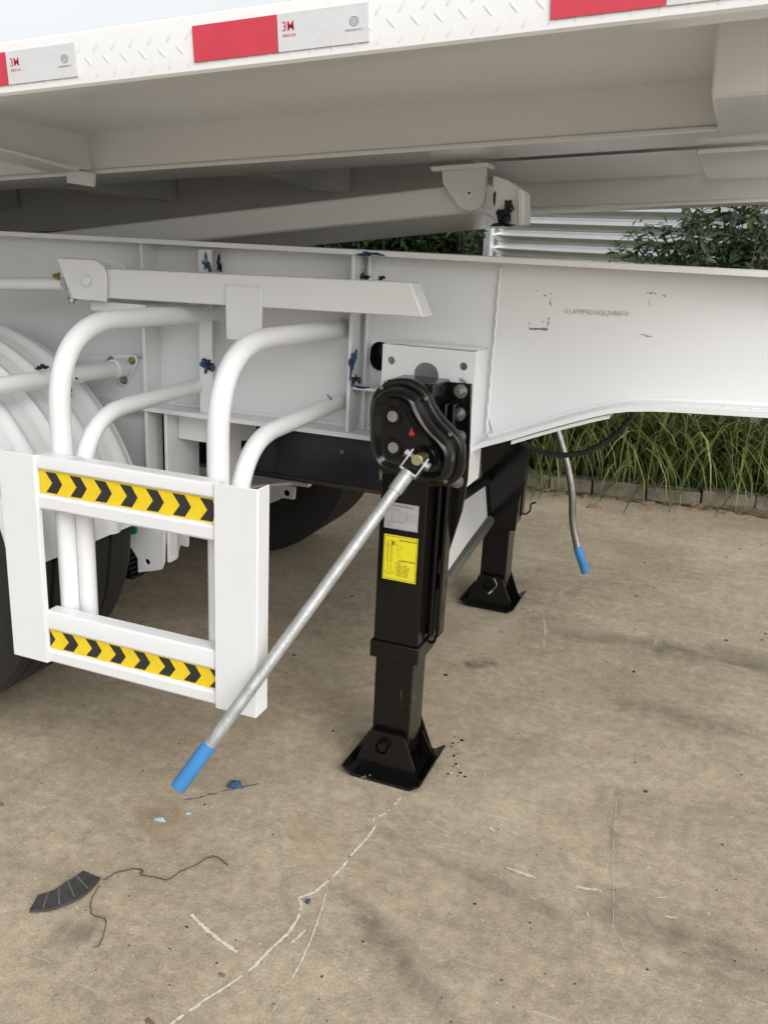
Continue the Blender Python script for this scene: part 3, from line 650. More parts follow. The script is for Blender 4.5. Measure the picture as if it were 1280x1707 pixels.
# crank hook under the outer tube
mb = MB(); p = at(716, 1058, 'y', 1.93); mb.box(p.x-.012, p.x+.010, 1.90, 1.935, p.z-.025, p.z+.02)
mb.tube(fillet([(p.x+.005, 1.91, p.z-.012), (p.x+.022, 1.905, p.z-.006), (p.x+.024, 1.905, p.z+.018), (p.x+.036, 1.905, p.z+.026)], .008, 4), .004, 8); mb.build('crank_hook', BLACK, LEG)
mb = MB(); q = at(868, 852, 'y', 3.02)
mb.tube(fillet([q, q+Vector((.012, 0, -.014)), q+Vector((.034, 0, .004)), q+Vector((.032, 0, .035)), q+Vector((.052, 0, .040))], .012, 4), .0032, 8); mb.build('crank_hook', BLACK, LEGF)
SCR = mat('bare_scratch', (.22, .21, .20), .5, .4, var=.5, vscale=200)
scuff([(600,1297,618,1292,.006), (604,1300,614,1298,.003)], 1.7695, LEG, SCR, 5)
scuff([(690,1160,692,1166,.004), (626,1010,634,1030,.0012), (668,1150,670,1180,.001)], 1.8225, LEG, SCR, 5)
# split pin dangling on the far foot
mb = MB(); q = at(820, 985, 'y', 2.965); mb.tube(fillet([q, q+Vector((.02, -.01, .03)), q+Vector((.005, -.012, .055))], .01, 4), .0016, 6); mb.tube([q, q+Vector((-.012, -.004, -.012))], .004, 8); mb.build('split_pin', GALV, LEGF)
# white bracket plate with holes
br_ = MB(); x0, x1, zt = -.762, -.533, 1.064
sx_ = lambda q: XZ([q], 1.944)[0]
ol = [(x0, zt), (x1, zt), (x1, .742), (x1-.04, .742), (x1-.055, .76), (x1-.055, .84), (x0, .84)]
plate_y(br_, ol, [circ(*sx_((652,601)), .0095), circ(*sx_((772,611)), .0095), circ(sx_((711,604))[0], sx_((711,604))[1]-.031, .031)], 1.944, 1.952)
br_.box(x1-.008, x1, 1.952, WY, .742, zt); br_.box(x0, x0+.008, 1.952, WY, .84, zt); br_.box(x0+.008, x1-.008, 1.99, WY, zt-.004, zt+.004)
br_.build('leg_bracket', WHITE, TR, bevel=.002)
mb = MB(); mb.box(-.86, -.765, 2.0, 2.055, at(600,648,'y',2.0).z-.004, at(600,648,'y',2.0).z+.004); mb.build('gusset', WHITE, TR, bevel=.001)
# cross brace, gusset panel between the legs
a, b = at(738, 968, 'y', 1.945), at(815, 868, 'y', 3.0); d = (b-a).normalized()
mb = MB(); mb.tube([a-d*.02, b], .0205, 8); mb.build('cross_brace', mat('brace_paint', (.10, .105, .085), .35, var=.4, vscale=20), TR, smooth=30)
mb = MB(); V = []
c1, c2 = at(744, 842, 'y', 1.99), at(808, 800, 'y', 2.98)
mb.add([a+Vector((.0, .05, 0)), b+Vector((0, -.02, .0)), c2, c1]+[q+Vector((-.006, 0, 0)) for q in (a+Vector((.0, .05, 0)), b+Vector((0, -.02, .0)), c2, c1)], [(0, 1, 2, 3), (7, 6, 5, 4), (0, 4, 5, 1), (1, 5, 6, 2), (2, 6, 7, 3), (3, 7, 4, 0)])
mb.build('brace_panel', WHITE, TR)
mb = MB(); mb.tube([c1+Vector((0, -.02, .005)), c2], .020, 10); mb.build('drive_shaft', BLACK, TR)
# crank handles
def crank(shaft, joint, pts, rad, name_label, ye):
    mb = MB(); P = fillet([joint]+pts, .05, 6); mb.tube(P, rad, 18); C_ = mb.build('crank_handle', GALV if ye else CHROME, TR, smooth=45, label=name_label)
    d = (Vector(pts[-1])-Vector(pts[-2])).normalized(); L_ = .105
    e = Vector(pts[-1]); MB().lathe(e, d, [(-L_, rad*1.02), (-L_+.001, rad*1.18), (-.001, rad*1.22), (.001, rad*1.14), (0, rad*1.0), (-.006, rad*.96)], 24).build('grip', BLUEGRIP, C_, smooth=45)
    if ye:
        j = Vector(joint); dd = (Vector(pts[0])-j).normalized(); MB().tube([j+dd*.0, j+dd*.05], rad*1.18, 20).build('socket', GALV, C_)
        s0 = Vector(shaft); ax = (s0-j).normalized(); side = dd.cross(Vector((0, 1, 0))).normalized(); nrm = side.cross(dd)
        yk = MB()
        for s in (-1, 1):
            o = j+side*s*.017; w2 = nrm*.011
            v = [o-dd*.045-w2, o-dd*.045+w2, o+dd*.004+w2, o+dd*.004-w2]
            th = side*.004*s; yk.add(v+[q+th for q in v], [(0, 1, 2, 3), (7, 6, 5, 4), (0, 4, 5, 1), (1, 5, 6, 2), (2, 6, 7, 3), (3, 7, 4, 0)])
        o = j+dd*.002; v = [o+side*a_*.021+nrm*b_*.011+dd*c_*.003 for c_ in (-1, 1) for a_, b_ in ((-1, -1), (1, -1), (1, 1), (-1, 1))]
        yk.add(v, [(0, 1, 2, 3), (7, 6, 5, 4), (0, 4, 5, 1), (1, 5, 6, 2), (2, 6, 7, 3), (3, 7, 4, 0)])
        yk.build('yoke', CHROME, C_, bevel=.001)
        pc = j-dd*.032
        b2 = MB(); b2.tube([pc-side*.024, pc+side*.024], .006, 8)
        for s in (-1, 1): b2.tube([pc+side*s*.021, pc+side*s*.030], .009, 6)
        b2.build('yoke_bolt', NUT, C_)
        MB().tube([s0, pc+(pc-s0).normalized()*.012], .0125, 16).build('input_shaft', ZINC, C_, bevel=.002)
        MB().tube([s0+(pc-s0).normalized()*(-.004), s0+(pc-s0)*.35], .0155, 16).build('shaft_sleeve', BLACK, C_, bevel=.002)
    return C_
j = at(681, 787, 'y', 1.655); sh = at(707, 762, 'y', 1.757)
gend = at(297, 1313, 'y', 1.25); mid = at(500, 1053, 'y', 1.44); m2 = at(395, 1180, 'y', 1.335); m3 = at(352, 1230, 'y', 1.29)
ring = MB(); c = Vector((sh.x, 1.757, sh.z)); ring.lathe(c, (0, -1, 0), [(-.004, .028), (.004, .027), (.006, .025), (.004, .019)], 28); ring.build('bearing_ring', BLACK, LEG)
crank(sh, j, [m2, gend], .0129, 'near crank handle with bright blue grip', True)
cf = [at(q[0], q[1], 'y', Y) for q, Y in [((905,640), 3.14), ((945,772), 3.16), ((954,822), 3.16), ((953,868), 3.16), ((961,910), 3.16), ((976,954), 3.16)]]
crank(None, cf[0], cf[1:], .0135, 'far bent crank handle with blue grip', False)
# brake hose looping under the gooseneck
P = [at(*q, 'y', 2.3) for q in [(862,715),(872,738),(890,749),(912,757),(940,759),(972,755),(1000,742),(1030,722),(1052,695),(1062,670)]]
MB().tube([Vector(v) for v in np.array(P)], .0075, 10).build('air_hose', CABLE, TR, smooth=60)

# ------------------------------------------------------------------ raised tipping bed (tilted about the cross axis)
S = .0702; ca = math.cos(math.atan(S)); sa = math.sin(math.atan(S))
def tilt(p): return Vector((p.x*ca - (p.z-1.575)*sa, p.y, 1.575 + p.x*sa + (p.z-1.575)*ca))
def bed(mb, *a, **k): return mb.xf(tilt).build(*a, **k)
BX0, BX1 = -4.6, .22
RY = 1.215
mb = MB(); pr = [(RY, 1.574), (RY+.004, 1.570), (RY+.045, 1.570), (RY+.045, 1.576), (RY+.008, 1.577), (RY+.006, 1.640), (RY+.012, 1.646), (3.72, 1.646), (3.72, 1.652), (RY+.010, 1.652), (RY+.003, 1.649), (RY, 1.643)]
mb.prism(pr, 'x', BX0, BX1); FLOOR = bed(mb, 'bed_deck', BEDW, TR, smooth=30)
bp = MB()   # raised tread pattern on the folded edge
def tread(x, z, ang):
    n = 10; V = []
    for k in range(n):
        t = 2*math.pi*k/n; a, b = .0115*math.cos(t), .0034*math.sin(t)*(1 if abs(math.cos(t)) < .98 else .3)
        V.append((x+a*math.cos(ang)-b*math.sin(ang), RY+.0003, z+a*math.sin(ang)+b*math.cos(ang)))
    for k in range(n):
        t = 2*math.pi*k/n; a, b = .0080*math.cos(t), .0014*math.sin(t)
        V.append((x+a*math.cos(ang)-b*math.sin(ang), RY-.0007, z+a*math.sin(ang)+b*math.cos(ang)))
    bp.add(V, [(k, (k+1) % n, n+(k+1) % n, n+k) for k in range(n)]+[list(range(n, 2*n))])
i = 0
for r_ in range(4):
    for k in range(-95, 50):
        x = .0335*k+(.01675 if r_ % 2 else 0); z = 1.586+.0185*r_
        if z+.009 < 1.648 and z-.009 > 1.574: tread(x, z, R(48) if r_ % 2 == 0 else R(-48))
bed(bp, 'tread_pattern', BEDW, FLOOR, smooth=60)
# reflective strips
def u_of(px, py): p = at(px, py, 'y', RY); return p.x/ca
def strip(xa, xb, z0, z1, red, kk):
    mb = MB(); y = RY-.0026; n = 14
    for q in range(n):
        a, b = xa+(xb-xa)*q/n, xa+(xb-xa)*(q+1)/n
        mb.add([(a, y, z0), (b, y, z0), (b, y, z1), (a, y, z1), (a, RY-.0005, z0), (b, RY-.0005, z0), (b, RY-.0005, z1), (a, RY-.0005, z1)], [(0, 1, 2, 3), (0, 4, 5, 1), (3, 2, 6, 7)] + ([(0, 3, 7, 4)] if q == 0 else []) + ([(1, 5, 6, 2)] if q == n-1 else []), REDTAPE if red else SILVER)
    if not red:
        yy = y-.0005
        text(mb, '3M', .0175, (xa+.017, yy, z0+.031), (1, 0, 0), (0, 0, 1), REDPRINT, off=.0001, sx=.88, space=1.0)
        text(mb, '\u8d85\u5f3a\u53cd\u5149\u7ea7', .0042, (xa+.018, yy, z0+.0195), (1, 0, 0), (0, 0, 1), REDPRINT)
        c = (xb-.021, z0+.027); N_ = 20
        for k in range(N_):
            for rr in ((.0052, .0060), (.0031, .0036)):
                t0, t1 = 2*math.pi*k/N_, 2*math.pi*(k+1)/N_; e_ = 1.15
                mb.poly([(c[0]+e_*rr[0]*math.cos(t0), yy, c[1]+rr[0]*math.sin(t0)), (c[0]+e_*rr[0]*math.cos(t1), yy, c[1]+rr[0]*math.sin(t1)), (c[0]+e_*rr[1]*math.cos(t1), yy, c[1]+rr[1]*math.sin(t1)), (c[0]+e_*rr[1]*math.cos(t0), yy, c[1]+rr[1]*math.sin(t0))], GREYPRINT)
        text(mb, 'CCC', .0042, (c[0], yy, c[1]), (1, 0, 0), (0, 0, 1), GREYPRINT)
        text(mb, 'C0002098 3M-3', .0040, (c[0]-.001, yy, c[1]-.0108), (1, 0, 0), (0, 0, 1), GREYPRINT)
    return bed(mb, 'reflective_strip', None, FLOOR, smooth=0, label='red reflective strip' if red else 'silver reflective strip with red and grey print')
zz0, zz1 = 1.5845, 1.6325
for red, a, b in [(1, (-70,110), (16,125)), (0, (17,125), (131,107)), (1, (326,75), (466,60)), (0, (467,60), (618,40)), (1, (920,16), (1111,0)), (0, (1113,0), (1310,-20))]:
    strip(u_of(*a), u_of(*b), zz0, zz1, red, 0)
# longitudinal beams, outriggers, crossmembers
mb = MB(); mb.box(BX0, BX1, 2.0, 2.012, 1.5545, 1.649); mb.box(BX0, BX1, 1.994, 2.215, 1.544, 1.5545); mb.box(BX0, BX1, 2.19, 2.20, 1.5545, 1.649); bed(mb, 'bed_beam', BEDW, TR, bevel=.003)
zf = 1.462
mb = MB(); mb.box(BX0, BX1, 2.90, 2.912, zf+.01, 1.649); mb.box(BX0, BX1, 2.895, 3.05, zf, zf+.010); bed(mb, 'bed_beam', BEDW, TR, bevel=.003)
mb = MB(); mb.box(-.66, -.145, 2.30, 2.894, 1.5455, 1.5475)
bed(mb, 'belly_plate', BEDW, TR, bevel=.002)
mb = MB(); mb.box(.06, BX1, 2.232, 2.894, 1.539, 1.549)
bed(mb, 'belly_plate', BEDW, TR, bevel=.002)
mb = MB(); mb.box(-.137, .047, 2.218, 2.894, 1.528, 1.538)
bed(mb, 'belly_plate', BEDW, TR, bevel=.002)
q_ = at(1176, 164, 'y', 1.55); zq = q_.z-S*q_.x
mb = MB(); mb.box(q_.x+.004, BX1, 1.55, 1.99, zq, 1.645); bed(mb, 'front_bolster', BEDW, TR, bevel=.005)
def outrigger(x):
    mb = MB(); P = [(1.27, 1.60), (1.27, 1.640), (1.992, 1.640), (1.992, 1.556), (1.90, 1.549)]
    mb.prism(P, 'x', x, x+.008); mb.add([(x-.04, 1.27, 1.597), (x+.045, 1.27, 1.597), (x+.045, 1.90, 1.547), (x-.04, 1.90, 1.547), (x-.04, 1.27, 1.590), (x+.045, 1.27, 1.590), (x+.045, 1.90, 1.540), (x-.04, 1.90, 1.540)], [(0, 1, 2, 3), (7, 6, 5, 4), (0, 4, 5, 1), (1, 5, 6, 2), (2, 6, 7, 3), (3, 7, 4, 0)])
    return bed(mb, 'outrigger', BEDW, TR)
outrigger(-1.64); outrigger(-2.9)
mb = MB()
P = [at(*q, 'y', 1.985) for q in [(115,281),(160,290),(160,312),(115,305)]]
mb.prism([(p.x, p.z) for p in P], 'y', 1.978, 1.986); mb.build('tab_plate', BEDW, TR)
mb = MB()
for x in (-.74, -1.35, -2.05, -2.8): bed(MB().box(x, x+.07, 2.23, 2.89, 1.55, 1.645), 'bed_crossmember', BEDW, TR, bevel=.003)
# lift frame
ay = 2.22
t0, t1 = at(100, 385, 'y', ay), at(748, 309, 'y', ay); b0, b1 = at(240, 414, 'y', ay), at(806, 352, 'y', ay)
sl = (t1.z-t0.z)/(t1.x-t0.x); xL = -2.0
ztL = t1.z+(xL-t1.x)*sl; hgt = t1.z-(b1.z+(t1.x-b1.x)*(b1.z-b0.z)/(b1.x-b0.x))
fe = at(806, 382, 'y', ay+.5)
mb = MB(); V = []
for x in (xL, b1.x-.01):
    zt = t1.z+(x-t1.x)*sl; V += [(x, ay, zt), (x, ay, zt-hgt), (x, ay+.5, zt-hgt-.012), (x, ay+.5, zt)]
mb.add(V, [(0, 1, 5, 4), (1, 2, 6, 5), (2, 3, 7, 6), (3, 0, 4, 7), (0, 3, 2, 1), (4, 5, 6, 7)])
LF = mb.build('lift_frame', BEDW, TR, bevel=.008, seg=3)
mb = MB(); P = [(p.x, p.z) for p in (at(*q, 'y', ay-.02) for q in [(736,276),(810,276),(810,322),(806,338),(797,348),(785,352),(772,350),(762,342),(738,306)])]
mb.prism(P, 'y', ay-.022, ay-.008); PB = mb.build('pivot_bracket', BEDW, TR, bevel=.0015)
mb = MB(); P2 = [(p.x, p.z) for p in (at(*q, 'y', 2.17) for q in [(715,277),(811,270),(811,278),(718,285)])]; mb.prism(P2, 'y', 2.175, 2.245); mb.build('bracket_pad', BEDW, PB, bevel=.002)
c = at(783, 322, 'y', ay-.022); mb = MB(); mb.tube([c, c+Vector((0, -.006, 0))], .0145, 24, BEDW); mb.tube([c+Vector((0, -.005, 0)), c+Vector((0, -.0064, 0))], .0032, 10, BLACK); mb.build('pin', BEDW, PB)
# cross shaft housing with its masked end
mb = MB(); P = [(p.x, p.z) for p in (at(*q, 'y', 2.16) for q in [(821,292),(845,300),(872,318),(873,374),(857,378),(826,375),(820,352)])]
mb.prism(P, 'y', 2.16, 2.235); mb.prism([(p.x, p.z) for p in (at(*q, 'y', 2.15) for q in [(862,312),(873,318),(873,375),(863,376)])], 'y', 2.15, 2.159); SHB = mb.build('shaft_housing', BEDW, PB, bevel=.003)
def splat(name, px, py, rx, rz, Y, mt, parent, n=22, thick=.004, jag=.45, label=None):
    """torn scrap of masking film stuck on a face: ragged lobes, crumpled relief and a few shreds round it"""
    c = at(px, py, 'y', Y); mb = MB(); ph = [random.random()*6.28 for _ in range(3)]
    def lobe(t): return max(.25, 1+jag*(.7*math.sin(2*t+ph[0])+.6*math.sin(3*t+ph[1])+.6*math.sin(5*t+ph[2]))+random.gauss(0, .12))
    V = []; rad = [lobe(2*math.pi*k/n) for k in range(n)]
    for lay in (1.0, .66, .33):
        for k in range(n):
            t = 2*math.pi*k/n; q = lay*rad[k]
            V.append((c.x+rx*q*math.cos(t), Y-(.0004 if lay == 1 else thick*random.uniform(.1, 1.3)), c.z+rz*q*math.sin(t)))
    V.append((c.x, Y-thick*.6, c.z))
    fs = [(a*n+k, a*n+(k+1) % n, (a+1)*n+(k+1) % n, (a+1)*n+k) for a in (0, 1) for k in range(n)] + [(2*n+k, 2*n+(k+1) % n, 3*n) for k in range(n)]
    mb.add(V, fs)
    return mb.build(name, mt, parent, smooth=0, label=label)
splat('film_scrap', 842, 355, .018, .025, 2.149+.0, FILMK, SHB, 18, .008, .3)
splat('film_scrap', 838, 374, .022, .007, 2.149, FILMK, SHB, 12, .005, .5); splat('film_scrap', 824, 330, .004, .012, 2.159, FILMK, SHB, 10)
for args in [(345,440,.012,.018,1.998,FILM), (366,441,.008,.018,2.058,FILMK), (346,611,.018,.016,1.995,FILM), (348,606,.012,.010,1.992,FILMK),
             (604,462,.018,.007,2.03,FILMK), (636,464,.008,.006,2.058,FILMK), (600,447,.010,.016,2.03,TEAL), (587,606,.008,.030,1.984,FILM), (594,632,.010,.012,1.984,FILMK), (600,645,.020,.004,1.998,FILM), (610,625,.008,.008,2.058,TEAL), (640,650,.004,.016,1.943,FILM), (772,634,.010,.005,1.943,TEAL), (343,432,.006,.008,1.997,TEAL)]:
    splat('film_scrap', args[0], args[1], args[2], args[3], args[4], args[5], TR)
mb = MB(); c = at(618, 423, 'y', 1.975)
splat('film_scrap', 618, 423.5, .026, .006, 1.979, FILM, BEAM, 16)
splat('film_scrap', 72, 612, .018, .006, 1.66, FILMK, FT); splat('film_scrap', 122, 630, .010, .008, 1.79, FILMK, FT); splat('film_scrap', 118, 655, .006, .012, 1.80, FILMK, FT)
splat('film_scrap', 637, 782, .006, .030, 1.83, TEAL, LEG)
# marker pen ring on a guard tube end
p = at(558, 672, 'y', 1.97); q = at(549, 662, 'y', 1.95)
mb = MB(); mb.tube(fillet([q+Vector((-.004, -.006, .006)), q+Vector((.004, -.006, .002)), p+Vector((-.002, -.01, .006)), p+Vector((.001, -.008, -.016))], .006, 4), .0016, 6); mb.build('pen_mark', TAPEBLK, bpy.data.objects['guard_tube.003'])

# ------------------------------------------------------------------ loose things on the yard
# curved ribbed rubber piece
OA = [(50,1522),(84,1519),(116,1508),(146,1491),(168,1467)]; IB = [(64,1496),(90,1489),(108,1478),(126,1466),(140,1455)]
A_ = [at(*q, 'z', .004) for q in OA]; B_ = [at(*q, 'z', .004) for q in IB]
def interp(Ps, t):
    k = min(len(Ps)-2, int(t*(len(Ps)-1))); f_ = t*(len(Ps)-1)-k; p0, p1, p2, p3 = (Ps[min(max(k+j, 0), len(Ps)-1)] for j in (-1, 0, 1, 2))
    return .5*((2*p1)+(p2-p0)*f_+(2*p0-5*p1+4*p2-p3)*f_*f_+(3*p1-p0-3*p2+p3)*f_**3)
mb = MB(); N_ = 24; V = []
for zoff in (.001, .006):
    for k in range(N_+1):
        a, b = interp(A_, k/N_), interp(B_, k/N_)
        for w_ in (0, .12, .5, 1): V.append(a.lerp(b, w_)+Vector((0, 0, zoff+(.002 if w_ < .1 else 0)*(zoff > .002)+.004*(1-abs(2*k/N_-1))*w_)))
q = 4; M_ = (N_+1)*q
fs = [(k*q+j, k*q+j+1, (k+1)*q+j+1, (k+1)*q+j) for k in range(N_) for j in range(3)]
fs += [tuple(M_+i for i in f[::-1]) for f in fs]
for k in range(N_): fs += [(k*q, (k+1)*q, M_+(k+1)*q, M_+k*q), (k*q+3, M_+k*q+3, M_+(k+1)*q+3, (k+1)*q+3)]
fs += [(0, M_, M_+1, 1), (1, M_+1, M_+2, 2), (2, M_+2, M_+3, 3)]; e = N_*q; fs += [(e, e+1, M_+e+1, M_+e), (e+1, e+2, M_+e+2, M_+e+1), (e+2, e+3, M_+e+3, M_+e+2)]
mb.add(V, fs); RB = mb.build('rubber_scrap', SCRAP, None, smooth=40); tag(RB, 'curved grey ribbed rubber offcut lying on the concrete at lower left', 'rubber scrap')
for t in (.17, .37, .58, .78):
    a, b = interp(A_, t), interp(B_, t); mb = MB(); up_ = Vector((0, 0, .006+.004*(1-abs(2*t-1))))
    mb.tube([a.lerp(b, .1)+Vector((0, 0, .008)), a.lerp(b, .5)+up_*.95, b+up_], .0022, 6); mb.build('rib', SCRAPRIB, RB)
def wire(pts, r, label):
    r *= .72; P = [at(a, b, 'z', .002+.003*random.random()) for a, b in pts]; Q = []
    for k in range(len(P)-1):
        for t in range(5): Q.append(interp(P, (k+t/5)/(len(P)-1))+Vector((random.gauss(0, .0007), random.gauss(0, .0007), random.random()*.002)))
    Q.append(P[-1]); o = MB().tube(Q, r, 6).build('wire', WIRE, None, smooth=60); return tag(o, label, 'wire', 'wires by the rubber offcut')
wire([(172,1468),(190,1458),(205,1452),(228,1449),(238,1452),(236,1459),(262,1463),(280,1467),(298,1455),(325,1443),(345,1431),(362,1429),(380,1443)], .0016, 'thin dark wire trailing right from the rubber offcut')
wire([(166,1478),(153,1500),(152,1516),(158,1527),(175,1532),(176,1546),(172,1560),(166,1576),(157,1580)], .0014, 'thin dark wire bending down below the rubber offcut')
def flake(px, py, sx_, sy__, mt, label, cat='film scrap', name='film_scrap', h=.012, ang=0, n=11, group=None):
    group = group or ('dry leaves on the concrete' if cat == 'leaf' else 'film scraps on the yard')
    c = at(px, py, 'z', .001); mb = MB(); V = []
    for lay in (1, .55):
        for k in range(n):
            t = 2*math.pi*k/n; q = lay*random.uniform(.55, 1.25); x, y = sx_*q*math.cos(t), sy__*q*math.sin(t)
            V.append((c.x+x*math.cos(ang)-y*math.sin(ang), c.y+x*math.sin(ang)+y*math.cos(ang), .0015 if lay == 1 else random.uniform(.3, 1)*h))
    V.append((c.x, c.y, h*.7)); mb.add(V, [(k, (k+1) % n, n+(k+1) % n, n+k) for k in range(n)]+[(n+k, n+(k+1) % n, 2*n) for k in range(n)])
    return tag(mb.build(name, mt, None, smooth=0), label, cat, group)
mb_parts = [flake(391, 1311, .024, .010, FILM, 'crumpled navy film scrap right of the near blue crank grip', h=.022, ang=.35)]
t_ = MB()
for a, b in zip([(308,1333),(325,1331),(345,1325),(368,1319)], [(322,1331),(342,1327),(364,1322),(432,1306)]):
    p, q = at(*a, 'z', .002), at(*b, 'z', .002); s_ = Vector((0, .004, 0)); t_.poly([p-s_*.4, q-s_*.5, q+s_*.4, p+s_*.6])
t_.build('film_strip', FILM, mb_parts[0], smooth=0)
flake(267, 1368, .014, .008, TEAL, 'teal and white film scrap below the blue crank grip', h=.012, ang=.2)
flake(315, 1357, .007, .005, TEAL, 'small pale film scrap between blue grip and teal scrap', h=.006)
flake(514, 1503, .007, .007, FILM, 'small blue film scrap on the bend of the chalk line', h=.010)
flake(1076, 1320, .005, .004, FILM, 'tiny blue film scrap alone on the right side of the yard', h=.007)
flake(555, 1219, .004, .004, FILMK, 'tiny black film scrap on concrete left of the near foot plate', h=.006)
flake(250, 1704, .015, .006, DRY, 'brown dry leaf beside the chalk line at the bottom edge', 'leaf', 'dry_leaf', .006, -.3)
flake(2, 1342, .009, .006, DRY, 'small brown leaf at the left edge under the tyre', 'leaf', 'dry_leaf', .008)
flake(370, 1625, .007, .005, DRY, 'small brown leaf left of the long chalk line', 'leaf', 'dry_leaf', .004)

# ------------------------------------------------------------------ background: bed, kerb, grass, shrubs, sheet fence
KA, KB = Vector((-2.6, 4.62, 0)), Vector((1.6, 5.17, 0)); kd = (KB-KA).normalized(); kn = Vector((-kd.y, kd.x, 0))
def kp(u, v, z): q = KA+kd*u+kn*v; return (q.x, q.y, z)
mb = MB(); mb.poly([kp(-4, .10, .05), kp(8, .10, .05), kp(8, 5, .06), kp(-4, 5, .06)]); so_ = mb.build('planting_bed', SOIL, None, smooth=0, kind='structure')
KE = empty('kerb', kp(2, .05, 0), 'low kerb of worn concrete blocks along the grass bed', 'kerb')
u_ = -2.0
while u_ < 5.2:
    L_ = random.uniform(.24, .36); mb = MB(); zt = .085+random.uniform(-.008, .01); o = random.uniform(-.008, .008)
    V = [kp(u_+a*(L_-.005)+random.uniform(-.004, .004), b*.11+o+random.uniform(-.004, .004), c*zt) for a in (0, 1) for b in (0, 1) for c in (0, 1)]
    mb.add(V, [(0, 1, 3, 2), (4, 6, 7, 5), (0, 4, 5, 1), (2, 3, 7, 6), (0, 2, 6, 4), (1, 5, 7, 3)]); mb.build('kerb_block', KERB, KE, bevel=.009, seg=3)
    u_ += L_
p = at(1170, 838, 'z', 0); q = at(1300, 868, 'z', 0); d = (q-p); n_ = Vector((-d.y, d.x, 0)).normalized()*.06
mb = MB(); e0, e1 = p-d*.1, q+d*.5
mb.add([e0-n_*.5, e1-n_*.5, e1+n_*.5, e0+n_*.5]+[v+Vector((0, 0, .028)) for v in (e0-n_*.5, e1-n_*.5, e1+n_*.5, e0+n_*.5)], [(3, 2, 1, 0), (4, 5, 6, 7), (0, 1, 5, 4), (1, 2, 6, 5), (2, 3, 7, 6), (3, 0, 4, 7)])
tag(mb.build('plank', WOOD, None, bevel=.004), 'weathered brown wooden plank on the concrete in front of the kerb', 'plank')

# strap-leaved grass
def blade(mb, root, L_, w_, az, lean, curl, mt, seg=6):
    d = Vector((math.cos(az), math.sin(az), 0)); s_ = Vector((-d.y, d.x, 0)); p = Vector(root); th = lean; V = []
    for k in range(seg+1):
        t = k/seg; ww = w_*(1-t**2.2)*(.55+.9*min(t*3, .5)); fold = Vector((0, 0, .25*ww))
        V += [p-s_*ww/2+fold, p, p+s_*ww/2+fold] if False else [p-s_*ww/2, p+s_*ww/2]
        p = p+(d*math.sin(th)+Vector((0, 0, math.cos(th))))*L_/seg; th += curl/seg
    mb.add(V, [(2*k, 2*k+1, 2*k+3, 2*k+2) for k in range(seg)], mt)
mb = MB(); rg = random.Random(5)
for i in range(3400):
    u_ = rg.uniform(.9, 5.0) if i < 2900 else rg.uniform(-1.5, .9); v_ = .13+abs(rg.gauss(0, .32))+rg.random()*.1
    r_ = kp(u_, min(v_, 1.2), .05); toward = rg.random() < .62
    az = (-math.pi/2 if toward else math.pi/2)+rg.gauss(0, .8)
    blade(mb, r_, rg.uniform(.55, 1.25), rg.uniform(.010, .023), az, rg.uniform(.0, .45), rg.uniform(1.6, 3.1), GRASSP if rg.random() < .12 else GRASS)
for i in range(170):
    u_ = rg.uniform(.9, 5.0); r_ = kp(u_, rg.uniform(.12, .2), .05)
    blade(mb, r_, rg.uniform(.25, .7), rg.uniform(.008, .020), -math.pi/2+rg.gauss(0, .7), rg.uniform(.5, 1.1), rg.uniform(1.0, 2.2), GRASSP if rg.random() < .25 else GRASS)
gr = mb.build('grass', None, None, smooth=0); tag(gr, 'long drooping strap-leaved green grass behind the kerb', 'grass', kind='stuff')
def clump(px, py, n, label, dry=False):
    c = at(px, py, 'z', .0); mb = MB()
    for i in range(n): blade(mb, (c.x+rg.gauss(0, .03), c.y+rg.gauss(0, .02), .012+.05*(not dry)), rg.uniform(.18, .42), rg.uniform(.005, .011), -math.pi/2+rg.gauss(0, 1.0), rg.uniform(.05, .6) if not dry else rg.uniform(1.3, 1.5), rg.uniform(1.2, 2.6) if not dry else rg.uniform(-.2, .2), GRASSP if rg.random() < .5 and not dry else (GRASS if not dry else DRY))
    return tag(mb.build('grass_tuft', None, None, smooth=0), label, 'grass tuft', 'grass tufts at the kerb')
clump(1015, 808, 34, 'pale green grass tuft drooping over the kerb onto the concrete')
clump(1100, 822, 26, 'dry brown grass tuft lying on the concrete at the kerb', True)
for k, (px, py, lb) in enumerate([(990, 846, 'curled tan leaf at the kerb below the pale grass tuft'), (1130, 838, 'folded brown dry leaf on the concrete in front of the kerb'), (1160, 846, 'long reddish brown leaf near the end of the wooden plank'), (1080, 842, 'flat brown dry leaf between the curled tan leaf and the folded leaf'), (1250, 830, 'pale crumpled leaf at the foot of the kerb beside the plank')]):
    flake(px, py, .045 if k != 4 else .02, .016, DRY if k != 4 else WHITEDAB, lb, 'leaf', 'dry_leaf', .03, random.uniform(-.5, .5))

lt = MB()
for i in range(520):
    u_ = rg.uniform(.9, 4.6); v_ = -abs(rg.gauss(0, .045))-.004 if rg.random() < .8 else rg.uniform(0, .1)
    z0 = .004 if v_ < 0 else .092
    c = Vector(kp(u_, v_, z0+rg.random()*.006)); a = rg.random()*6.28; L_ = rg.uniform(.012, .10); w_ = rg.uniform(.003, .010)
    d = Vector((math.cos(a), math.sin(a), rg.gauss(0, .12))); n_ = Vector((-d.y, d.x, rg.gauss(0, .3)))
    lt.add([c-d*L_/2, c+n_*w_, c+d*L_/2, c-n_*w_], [(0, 1, 2, 3)], rg.choice((DRY, DRY, SOIL, GRASSP, SOIL)))
tag(lt.build('leaf_litter', None, None, smooth=0), 'dry leaf litter and dirt gathered along the foot of the kerb', 'leaf litter', kind='stuff')
